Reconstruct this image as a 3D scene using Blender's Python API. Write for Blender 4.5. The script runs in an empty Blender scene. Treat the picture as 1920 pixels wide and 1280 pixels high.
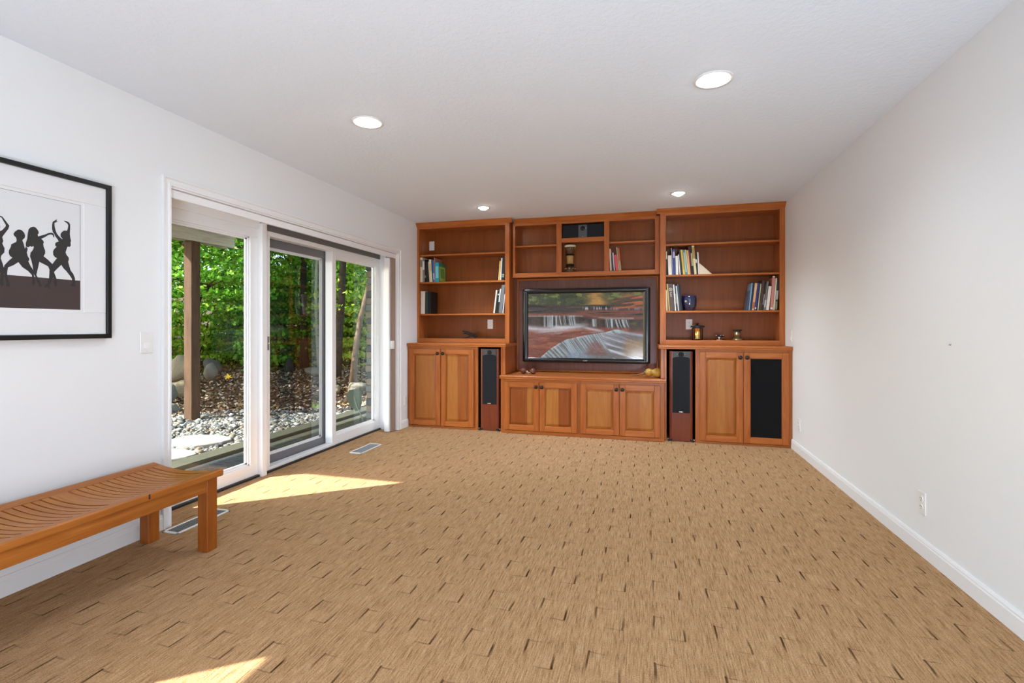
import bpy, bmesh, math, random
import numpy as np
from mathutils import Vector, Matrix, noise
from math import sin, cos, pi, radians
random.seed(7); RNG = np.random.default_rng(11)
S = bpy.context.scene; COL = S.collection

# ------------------------------------------------------------------ camera, sky, sun, light, exposure
CAM_H, CEIL = 1.175, 2.44
XL, XR, YB, YF = -2.70, 1.385, 5.86, -3.2
cam = bpy.data.cameras.new('camera'); co = bpy.data.objects.new('camera', cam); COL.objects.link(co)
cam.sensor_width = 36.0; cam.lens = 36.0 * 925 / 1920; cam.shift_y = -28 / 1920
cam.clip_start = 0.02; cam.clip_end = 200
co.location = (0, 0, CAM_H); co.rotation_euler = (radians(90), 0, radians(15)); S.camera = co
S.view_settings.view_transform = 'Standard'; S.view_settings.look = 'None'
S.view_settings.gamma = 1; S.view_settings.use_curve_mapping = False
S.view_settings.exposure = 0.02
SUN_DIR = Vector((0.6226, 0.481, -0.6157))          # direction the sunlight travels
w = bpy.data.worlds.new('sky'); S.world = w; w.use_nodes = True
nt = w.node_tree; bg = nt.nodes['Background']
sky = nt.nodes.new('ShaderNodeTexSky'); sky.sky_type = 'NISHITA'; sky.sun_disc = False
sky.sun_elevation = radians(38); sky.sun_rotation = math.atan2(-SUN_DIR.x, -SUN_DIR.y)
sky.air_density = 1.0; sky.dust_density = 1.5; sky.ozone_density = 1.5
nt.links.new(sky.outputs[0], bg.inputs[0]); bg.inputs[1].default_value = 1.0
def light(name, kind, loc, energy, color=(1, 1, 1), rot=None, **kw):
    l = bpy.data.lights.new(name, kind); l.energy = energy; l.color = color
    for k, v in kw.items(): setattr(l, k, v)
    o = bpy.data.objects.new(name, l); COL.objects.link(o); o.location = loc
    if rot is not None: o.rotation_euler = rot
    return o
so = light('sun', 'SUN', (-8, -6, 9), 21, (1.0, 0.96, 0.91), angle=radians(0.6))
so.rotation_euler = SUN_DIR.to_track_quat('-Z', 'Y').to_euler()
# unseen fill lamps added behind the camera to brighten the room
light('rear_fill_light', 'AREA', (0.7, YF + 0.15, 1.35), 16, (0.92, 0.96, 1.02), (radians(90), 0, 0), shape='RECTANGLE', size=1.2, size_y=2.0)  # added soft fill at the closed rear wall, no window there
light('overhead_fill_light', 'AREA', (-0.6, -0.8, CEIL - 0.05), 4, (0.84, 0.95, 1.10), (0, 0, 0), shape='RECTANGLE', size=2.4, size_y=1.6)  # added overhead fill, not an actual fitting of the room
light('upward_fill_light', 'AREA', (0.20, -1.3, 0.22), 118, (0.82, 0.94, 1.09), (radians(146), 0, 0), shape='RECTANGLE', size=1.1, size_y=1.1)  # added low lamp aimed upward to brighten ceiling and walls

# ------------------------------------------------------------------ helpers
def link(name, data, parent=None):
    o = bpy.data.objects.new(name, data); COL.objects.link(o)
    if parent is not None: o.parent = parent
    return o
def tag(o, label=None, cat=None, group=None, kind=None):
    if label: o['label'] = label
    if cat: o['category'] = cat
    if group: o['group'] = group
    if kind: o['kind'] = kind
    return o
def empty(name, loc, rz=0, **kw):
    o = link(name, None); o.location = loc; o.rotation_euler = (0, 0, rz); o.empty_display_size = .05
    return tag(o, **kw)
def ME(name, verts, faces, mats=None, parent=None, smooth=False, fmat=None):
    m = bpy.data.meshes.new(name); m.from_pydata([tuple(v) for v in verts], [], faces)
    for x in (mats if isinstance(mats, (list, tuple)) else [mats]):
        if x: m.materials.append(x)
    if fmat is not None: m.polygons.foreach_set('material_index', fmat)
    if smooth: m.polygons.foreach_set('use_smooth', [True] * len(m.polygons))
    m.update(); return link(name, m, parent)
class B:
    """collects shapes into one bmesh"""
    def __init__(s): s.bm = bmesh.new(); s.mi = 0
    def _t(s, fs):
        for f in fs: f.material_index = s.mi
    def box(s, x0, x1, y0, y1, z0, z1, bev=0.0):
        r = bmesh.ops.create_cube(s.bm, size=1); vs = r['verts']
        for v in vs: v.co = Vector(((x0 + x1) / 2 + v.co.x * (x1 - x0), (y0 + y1) / 2 + v.co.y * (y1 - y0), (z0 + z1) / 2 + v.co.z * (z1 - z0)))
        fs = list({f for v in vs for f in v.link_faces}); s._t(fs)
        if bev: 
            es = list({e for v in vs for e in v.link_edges})
            r = bmesh.ops.bevel(s.bm, geom=es, offset=min(bev, abs(x1-x0)*.45, abs(y1-y0)*.45, abs(z1-z0)*.45), segments=1, affect='EDGES', profile=.5); s._t(r['faces'])
        return s
    def prism(s, pts, a0, a1, axis='x'):
        """polygon pts swept along axis. x: pts=(y,z); y: pts=(x,z); z: pts=(x,y)"""
        f = {'x': lambda p, a: (a, p[0], p[1]), 'y': lambda p, a: (p[0], a, p[1]), 'z': lambda p, a: (p[0], p[1], a)}[axis]
        v0 = [s.bm.verts.new(f(p, a0)) for p in pts]; v1 = [s.bm.verts.new(f(p, a1)) for p in pts]; n = len(pts)
        fs = [s.bm.faces.new(v0), s.bm.faces.new(v1[::-1])]
        for i in range(n): fs.append(s.bm.faces.new((v0[i], v1[i], v1[(i + 1) % n], v0[(i + 1) % n])))
        s._t(fs); return s
    def lathe(s, prof, c=(0, 0, 0), seg=24, axis='z', smooth=True):
        """prof = [(r, h)...]; closed at ends when r==0"""
        rings = []
        for r, h in prof:
            ring = []
            for k in range(seg if r > 1e-6 else 1):
                a = 2 * pi * k / seg; x, y = r * cos(a), r * sin(a)
                p = {'z': (x, y, h), 'y': (x, h, y), 'x': (h, x, y)}[axis]
                ring.append(s.bm.verts.new((c[0] + p[0], c[1] + p[1], c[2] + p[2])))
            rings.append(ring)
        fs = []
        for a, b in zip(rings, rings[1:]):
            for k in range(seg):
                k2 = (k + 1) % seg
                if len(a) == 1 and len(b) == 1: continue
                if len(a) == 1: q = (a[0], b[k], b[k2])
                elif len(b) == 1: q = (a[k], b[0], a[k2])
                else: q = (a[k], b[k], b[k2], a[k2])
                fs.append(s.bm.faces.new(q))
        for ring, r in ((rings[0], prof[0][0]), (rings[-1], prof[-1][0])):
            if len(ring) > 1 and r > 1e-6: fs.append(s.bm.faces.new(ring))
        s._t(fs)
        if smooth:
            for f in fs: f.smooth = True
        return s
    def tube(s, pts, rad, seg=8, cap=True):
        pts = [Vector(p) for p in pts]; rads = rad if isinstance(rad, (list, tuple)) else [rad] * len(pts); rings = []
        for i, p in enumerate(pts):
            d = (pts[min(i + 1, len(pts) - 1)] - pts[max(i - 1, 0)]).normalized()
            u = d.cross(Vector((0, 0, 1)) if abs(d.z) < .9 else Vector((1, 0, 0))).normalized(); v = d.cross(u)
            rings.append([s.bm.verts.new(p + (u * cos(2 * pi * k / seg) + v * sin(2 * pi * k / seg)) * rads[i]) for k in range(seg)])
        fs = []
        for a, b in zip(rings, rings[1:]):
            for k in range(seg): fs.append(s.bm.faces.new((a[k], a[(k + 1) % seg], b[(k + 1) % seg], b[k])))
        if cap: fs += [s.bm.faces.new(rings[0][::-1]), s.bm.faces.new(rings[-1])]
        for f in fs: f.smooth = True
        s._t(fs); return s
    def poly(s, pts):
        f = s.bm.faces.new([s.bm.verts.new(p) for p in pts]); s._t([f]); return s
    def build(s, name, mats, parent=None, bevel=0, origin=None):
        bmesh.ops.recalc_face_normals(s.bm, faces=s.bm.faces[:])
        m = bpy.data.meshes.new(name); 
        if origin is not None: bmesh.ops.translate(s.bm, verts=s.bm.verts[:], vec=-Vector(origin))
        s.bm.to_mesh(m); s.bm.free()
        for x in (mats if isinstance(mats, (list, tuple)) else [mats]): m.materials.append(x)
        o = link(name, m, parent)
        if origin is not None: o.location = origin
        return o
def box(name, mat, x0, x1, y0, y1, z0, z1, parent=None, bev=0.0015):
    return B().box(x0, x1, y0, y1, z0, z1, bev).build(name, mat, parent)
def world_child(o, parent):
    """attach keeping the world position (parents are unrotated Empties)"""
    o.parent = parent; o.location = o.location - parent.location; return o

# ------------------------------------------------------------------ materials
def lin(h):
    if isinstance(h, str): h = [int(h[i:i + 2], 16) / 255 for i in (0, 2, 4)]
    return tuple((c / 12.92 if c <= .04045 else ((c + .055) / 1.055) ** 2.4) for c in h)
class Nodes:
    def __init__(s, name, rough=.5, spec=.5, metal=0, coat=0):
        s.m = bpy.data.materials.new(name); s.m.use_nodes = True; s.nt = s.m.node_tree
        s.b = s.nt.nodes['Principled BSDF']; s.out = s.nt.nodes['Material Output']
        s.b.inputs['Roughness'].default_value = rough; s.b.inputs['Metallic'].default_value = metal
        s.b.inputs['Specular IOR Level'].default_value = spec; s.b.inputs['Coat Weight'].default_value = coat
        s.b.inputs['Coat Roughness'].default_value = .08
    def n(s, t, **kw):
        x = s.nt.nodes.new('ShaderNode' + t)
        for k, v in kw.items():
            if k.startswith('i_'): x.inputs[int(k[2:]) if k[2:].isdigit() else k[2:]].default_value = v
            else: setattr(x, k, v)
        return x
    def l(s, a, b): s.nt.links.new(a, b)
    def math(s, op, a, b=None, c=None):
        x = s.n('Math', operation=op)
        for i, v in enumerate((a, b, c)):
            if v is None: continue
            if hasattr(v, 'node'): s.l(v, x.inputs[i])
            else: x.inputs[i].default_value = v
        return x.outputs[0]
    def coord(s, kind='Object', scale=(1, 1, 1)):
        c = s.n('TexCoord'); mp = s.n('Mapping'); mp.inputs['Scale'].default_value = scale
        s.l(c.outputs[kind], mp.inputs[0]); return mp.outputs[0]
    def pos(s, scale=(1, 1, 1)):
        g = s.n('NewGeometry'); mp = s.n('Mapping'); mp.inputs['Scale'].default_value = scale
        s.l(g.outputs['Position'], mp.inputs[0]); return mp.outputs[0]
    def noise(s, vec, scale, detail=3, rough=.55, dist=0):
        x = s.n('TexNoise'); x.inputs['Scale'].default_value = scale; x.inputs['Detail'].default_value = detail
        x.inputs['Roughness'].default_value = rough; x.inputs['Distortion'].default_value = dist
        s.l(vec, x.inputs['Vector']); return x.outputs[0]
    def ramp(s, fac, stops):
        x = s.n('ValToRGB'); e = x.color_ramp.elements
        while len(e) < len(stops): e.new(.5)
        for q, (p, c) in zip(e, stops): q.position = p; q.color = (*c, 1)
        s.l(fac, x.inputs[0]); return x.outputs[0]
    def mix(s, fac, a, b, mode='MIX'):
        x = s.n('Mix', data_type='RGBA', blend_type=mode)
        for i, v in ((0, fac), (6, a), (7, b)):
            if hasattr(v, 'node'): s.l(v, x.inputs[i])
            elif i == 0: x.inputs[0].default_value = v
            else: x.inputs[i].default_value = (*v, 1)
        return x.outputs[2]
    def col(s, c):
        if hasattr(c, 'node'): s.l(c, s.b.inputs['Base Color'])
        else: s.b.inputs['Base Color'].default_value = (*c, 1)
        return s
    def bump(s, h, strength=.3, dist=.002):
        x = s.n('Bump'); x.inputs['Strength'].default_value = strength; x.inputs['Distance'].default_value = dist
        s.l(h, x.inputs['Height']); s.l(x.outputs[0], s.b.inputs['Normal']); return s
def plain(name, c, rough=.5, spec=.5, metal=0, coat=0, bump=None, var=.0):
    N = Nodes(name, rough, spec, metal, coat); c = lin(c) if isinstance(c, str) else c
    if var or bump:
        p = N.coord()
    if var: N.col(N.mix(N.noise(p, 12, 3), tuple(x * (1 - var) for x in c), tuple(min(1, x * (1 + var)) for x in c)))
    else: N.col(c)
    if bump: N.bump(N.noise(p, bump[0], 4), bump[1], bump[2])
    return N.m
def wood(name, dark, light_, grain='z', rough=.32, coat=.15, fine=1.0, spec=.28):
    """stained wood, long grain running along the given axis"""
    N = Nodes(name, rough, spec, coat=coat * .25); dark, light_ = [tuple(a * b for a, b in zip(lin(q), ((.90, .87, .93) if spec == .28 else (1, 1, 1)))) for q in (dark, light_)]; sc = {'x': (1.2, 14, 14), 'y': (14, 1.2, 14), 'z': (14, 14, 1.2)}[grain]
    p = N.pos(sc); a = N.noise(p, 2.2 * fine, 5, .6, .6); sc2 = tuple(x * (9 if x > 5 else 2) for x in sc)
    b = N.noise(N.pos(sc2), 1.6, 3, .6)
    c = N.ramp(a, [(.28, dark), (.72, light_)])
    c = N.mix(N.math('MULTIPLY', b, .45), c, tuple(x * .45 for x in dark), 'MIX')
    big = N.noise(N.pos((.8, .8, .8)), 1.6, 2)
    c = N.mix(N.math('MULTIPLY', big, .22), c, tuple(x * .6 for x in dark))
    N.col(c); N.bump(b, .06, .001); return N.m
M = {}
M['wall'] = plain('painted_wall', (.85, .86, .86), .62, .25, bump=(90, .12, .001))
def mk_ceiling():
    N = Nodes('textured_ceiling', .8, .15); p = N.pos()
    a = N.noise(p, 90, 4, .6); b = N.noise(p, 34, 3, .6)
    h = N.math('ADD', N.math('MULTIPLY', a, .6), b); N.col((.83, .905, .985)); N.bump(h, .38, .006); return N.m
M['ceiling'] = mk_ceiling()
M['trim'] = plain('white_trim_paint', (.88, .88, .88), .3, .4)
M['vinyl'] = plain('white_door_vinyl', (.90, .90, .90), .28, .45)
M['greyrail'] = plain('grey_door_rail', (.17, .17, .18), .4, .4)
M['header_shade'] = plain('shaded_header_grey', (.15, .145, .14), .5, .3)  # dark grey puts the shade above the door panels into the colour
M['sill'] = plain('dark_bronze_sill', (.025, .022, .02), .5, .4)
M['pleat'] = plain('taupe_pleated_shade', '9a8576', .8, .2)
M['plate'] = plain('white_plastic_plate', (.86, .85, .82), .3, .5)
M['slot'] = plain('socket_slot', (.05, .05, .05), .5)
M['black'] = plain('black_lacquer', (.008, .008, .009), .18, .5)
M['blackmat'] = plain('matte_black', (.012, .012, .013), .6, .3)
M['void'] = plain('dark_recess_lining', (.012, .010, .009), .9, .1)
M['frame_black'] = plain('black_picture_frame', (.006, .006, .006), .35, .4)
M['mat'] = plain('white_picture_mat', (.80, .80, .80), .8, .2)
M['paper'] = plain('photographic_paper', (.76, .77, .775), .5, .3)
M['ink'] = plain('black_print_ink', (.038, .035, .034), .5, .3)
M['cherry_z'] = wood('cherry_upright', 'b25c22', 'd48440', 'z')
M['cherry_x'] = wood('cherry_rail', 'b86224', 'da8a44', 'x')
M['cherry_back_shade'] = wood('cherry_back_shaded', '8e480e', 'ae6222', 'z', .35, .1, .6)  # darker cherry, with the shade inside the cases put into the colour
M['cherry_dark'] = wood('mahogany_niche_panel', '74483a', '8c5e4c', 'z', .38, .1, 1.2)
M['board_a'] = wood('cherry_board_red', 'a45820', 'ba7232', 'z', .33, .1)
M['board_b'] = wood('cherry_board_honey', 'b8702a', 'ce8c42', 'z', .33, .1)
M['board_d'] = wood('cherry_board_tan', 'b26628', 'c6823a', 'z', .33, .1)
M['board_c'] = wood('cherry_board_brown', '964c18', 'ac622a', 'z', .33, .1)
M['speaker_wood'] = wood('rosewood_speaker', '803c22', '984c2e', 'z', .3, .25)
M['teak_x'] = wood('teak_crosswise', 'b0661f', 'dc9440', 'x', .42, .05)
M['teak_y'] = wood('teak_lengthwise', 'a85e1e', 'd48a3a', 'y', .42, .05)
M['teak_z'] = wood('teak_upright', '9a5018', 'c27228', 'z', .42, .05)
M['knob'] = plain('dark_bronze_knob', (.035, .024, .018), .35, .5, .6)
M['cloth'] = plain('black_speaker_cloth', (.010, .010, .011), .95, .1, bump=(900, .2, .0005))
M['speaker_plate'] = plain('slate_grey_plate', (.075, .08, .085), .45, .4)
M['speaker_cloth'] = plain('charcoal_speaker_cloth', (.020, .022, .026), .9, .15, bump=(900, .2, .0005))
M['chrome'] = plain('chrome', (.75, .75, .75), .15, .5, 1)
M['brass'] = plain('polished_brass', (.80, .55, .18), .22, .5, 1)
M['oldbrass'] = plain('aged_brass', (.32, .27, .15), .35, .5, .8, var=.3)
def mk_glass(name, tint=(1, 1, 1), refl=1.0):
    m = bpy.data.materials.new(name); m.use_nodes = True; nt = m.node_tree; nt.nodes.clear()
    o = nt.nodes.new('ShaderNodeOutputMaterial'); t = nt.nodes.new('ShaderNodeBsdfTransparent'); t.inputs[0].default_value = (*tint, 1)
    g = nt.nodes.new('ShaderNodeBsdfGlossy'); g.inputs['Roughness'].default_value = .01
    f = nt.nodes.new('ShaderNodeFresnel'); f.inputs[0].default_value = 1.45
    k = nt.nodes.new('ShaderNodeMath'); k.operation = 'MULTIPLY'; k.inputs[1].default_value = refl
    x = nt.nodes.new('ShaderNodeMixShader'); nt.links.new(f.outputs[0], k.inputs[0]); nt.links.new(k.outputs[0], x.inputs[0])
    nt.links.new(t.outputs[0], x.inputs[1]); nt.links.new(g.outputs[0], x.inputs[2]); nt.links.new(x.outputs[0], o.inputs[0]); return m
M['glass'] = mk_glass('window_glass', (.97, .985, .98), .10)
M['screen'] = mk_glass('insect_screen_mesh', (.74, .75, .76), 0.0)
def mk_carpet():
    N = Nodes('tan_patterned_carpet', .95, .05); g = N.n('NewGeometry'); P = g.outputs['Position']; sp = N.n('SeparateXYZ')
    wob = N.n('TexNoise'); wob.inputs['Scale'].default_value = 7; N.l(P, wob.inputs['Vector'])
    vm = N.n('VectorMath', operation='MULTIPLY_ADD'); N.l(wob.outputs[1], vm.inputs[0]); vm.inputs[1].default_value = (.018, .018, 0); N.l(P, vm.inputs[2])
    N.l(vm.outputs[0], sp.inputs[0]); X, Y = sp.outputs[0], sp.outputs[1]
    u = N.math('DIVIDE', N.math('ADD', X, .645), .2288); v = N.math('DIVIDE', N.math('SUBTRACT', N.math('MULTIPLY_ADD', X, .032, Y), 2.096), .290)
    fu = N.math('FRACT', u); fv = N.math('FRACT', v)
    def ss(x, lo, hi):
        m = N.n('MapRange', interpolation_type='SMOOTHSTEP'); N.l(x, m.inputs[0]); m.inputs[1].default_value = lo; m.inputs[2].default_value = hi; return m.outputs[0]
    def ln(x, c, w_): return ss(N.math('ABSOLUTE', N.math('SUBTRACT', x, c)), w_, w_ * .35)        # 1 on the line
    left = N.math('MULTIPLY', ln(fu, .022, .023), ss(fv, .62, .82)); right = N.math('MULTIPLY', ln(fu, .505, .023), N.math('MULTIPLY', ss(fv, .86, .68), ss(fv, .515, .53)))
    top = N.math('MULTIPLY', ln(fv, .978, .013), N.math('MULTIPLY', ss(fu, .34, .12), ss(fu, .0, .03))); bot = N.math('MULTIPLY', ln(fv, .522, .013), N.math('MULTIPLY', ss(fu, .14, .36), ss(fu, .52, .49)))
    crease_shade = N.math('MAXIMUM', N.math('MAXIMUM', left, right), N.math('MULTIPLY', N.math('MAXIMUM', top, bot), .42))  # shade at the raised pile edges, painted into the carpet colour
    vary = N.noise(P, 5, 2); crease_shade = N.math('MULTIPLY', crease_shade, N.math('MULTIPLY_ADD', vary, 1.5, .12))
    inside = N.math('MULTIPLY', N.math('MULTIPLY', ss(fu, .0, .05), ss(fu, .53, .47)), N.math('MULTIPLY', ss(fv, .50, .55), ss(fv, 1.0, .95)))
    ribv = N.n('Mapping'); ribv.inputs['Scale'].default_value = (1, .06, 1); N.l(P, ribv.inputs[0])
    rib = N.noise(ribv.outputs[0], 190, 3, .75); rib2 = N.noise(ribv.outputs[0], 38, 2, .6); tuft = N.noise(P, 200, 3, .8); blot = N.noise(P, 1.4, 4, .6)
    rib = N.math('ADD', N.math('MULTIPLY', rib, .84), N.math('MULTIPLY', rib2, .16))
    c = N.ramp(rib, [(.36, lin('8a6642')), (.47, lin('be946a')), (.66, lin('deb68c'))])
    c = N.mix(N.math('MULTIPLY', blot, .30), c, lin('a8845c')); c = N.mix(ss(tuft, .52, .30), c, lin('82613c'))
    c = N.mix(N.math('MULTIPLY', inside, .05), c, lin('e0b988')); c = N.mix(N.math('MULTIPLY', crease_shade, .9), c, lin('4a3012'))
    N.col(c)
    h = N.math('ADD', N.math('MULTIPLY', inside, .35), N.math('MULTIPLY', rib, .7)); h = N.math('ADD', h, N.math('MULTIPLY', tuft, .55)); h = N.math('SUBTRACT', h, N.math('MULTIPLY', crease_shade, 1.0))
    N.bump(h, .8, .007); return N.m
M['carpet'] = mk_carpet()
M['post'] = wood('weathered_cedar', '40301f', '684c38', 'z', .8, 0, spec=.2)
M['beam'] = wood('weathered_grey_beam', 'b0a592', 'dcd2bc', 'y', .85, 0, spec=.2)
M['deckwood'] = wood('deck_underside', '4a3626', '6a5140', 'x', .85, 0, spec=.2)
def mk_leaf(name, cols, trans):
    N = Nodes(name, .55, .3); oi = N.n('ObjectInfo'); at = N.n('Attribute', attribute_name='tone')
    c = N.ramp(at.outputs['Fac'], [(i / (len(cols) - 1), lin(x)) for i, x in enumerate(cols)]); N.col(c)
    t = N.n('BsdfTranslucent'); N.l(c, t.inputs[0]); mx = N.n('MixShader'); mx.inputs[0].default_value = trans
    N.l(N.b.outputs[0], mx.inputs[1]); N.l(t.outputs[0], mx.inputs[2]); N.l(mx.outputs[0], N.out.inputs[0]); return N.m
M['leaf_green'] = mk_leaf('maple_leaves', ['2a5c1a', '5a9a26', '92c83c', 'd8ee6c'], .6)
M['leaf_yellow'] = mk_leaf('yellowing_leaves', ['5c8e24', 'a0c83c', 'dce45c', 'f2d860'], .6)
M['leaf_dark'] = mk_leaf('dark_spruce_leaves', ['14381a', '28602a', '42863a', '6aa84a'], .45)
M['bark'] = plain('rough_bark', '6b5848', .95, .1, bump=(30, .9, .02), var=.4)
M['bark_dark'] = plain('dark_bark', '39332a', .95, .1, bump=(30, .9, .02), var=.4)
M['birch'] = plain('pale_bark', 'b5a893', .9, .1, bump=(25, .6, .01), var=.35)
M['soil'] = plain('leaf_strewn_soil', '4b3c2e', .95, .1, bump=(25, .8, .03), var=.5)
M['concrete'] = plain('mossy_concrete', '45463a', .85, .2, bump=(60, .4, .004), var=.25)
M['rubber'] = plain('ribbed_door_mat', '2b3238', .7, .3)
M['paving'] = plain('pale_flagstone', '8a877c', .85, .2, bump=(20, .5, .008), var=.15)
M['boulder'] = plain('grey_boulder', '6a665a', .85, .2, bump=(14, .6, .02), var=.3)
M['boulder_dark'] = plain('dark_boulder', '45433d', .85, .2, bump=(14, .6, .02), var=.3)
M['boulder_tan'] = plain('tan_boulder', '7a6c54', .85, .2, bump=(14, .6, .02), var=.3)
PEB = [plain('pebble_' + n, c, .8, .2, var=.15) for n, c in (('grey', '5c605e'), ('pale', '82827a'), ('dark', '3a3e40'), ('tan', '6c6252'), ('white', '96948c'))]
LIT = [plain('dry_leaf_' + n, c, .85, .2) for n, c in (('brown', '5c4632'), ('tan', '86704e'), ('pale', 'a39482'), ('dark', '332a20'))]
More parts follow.
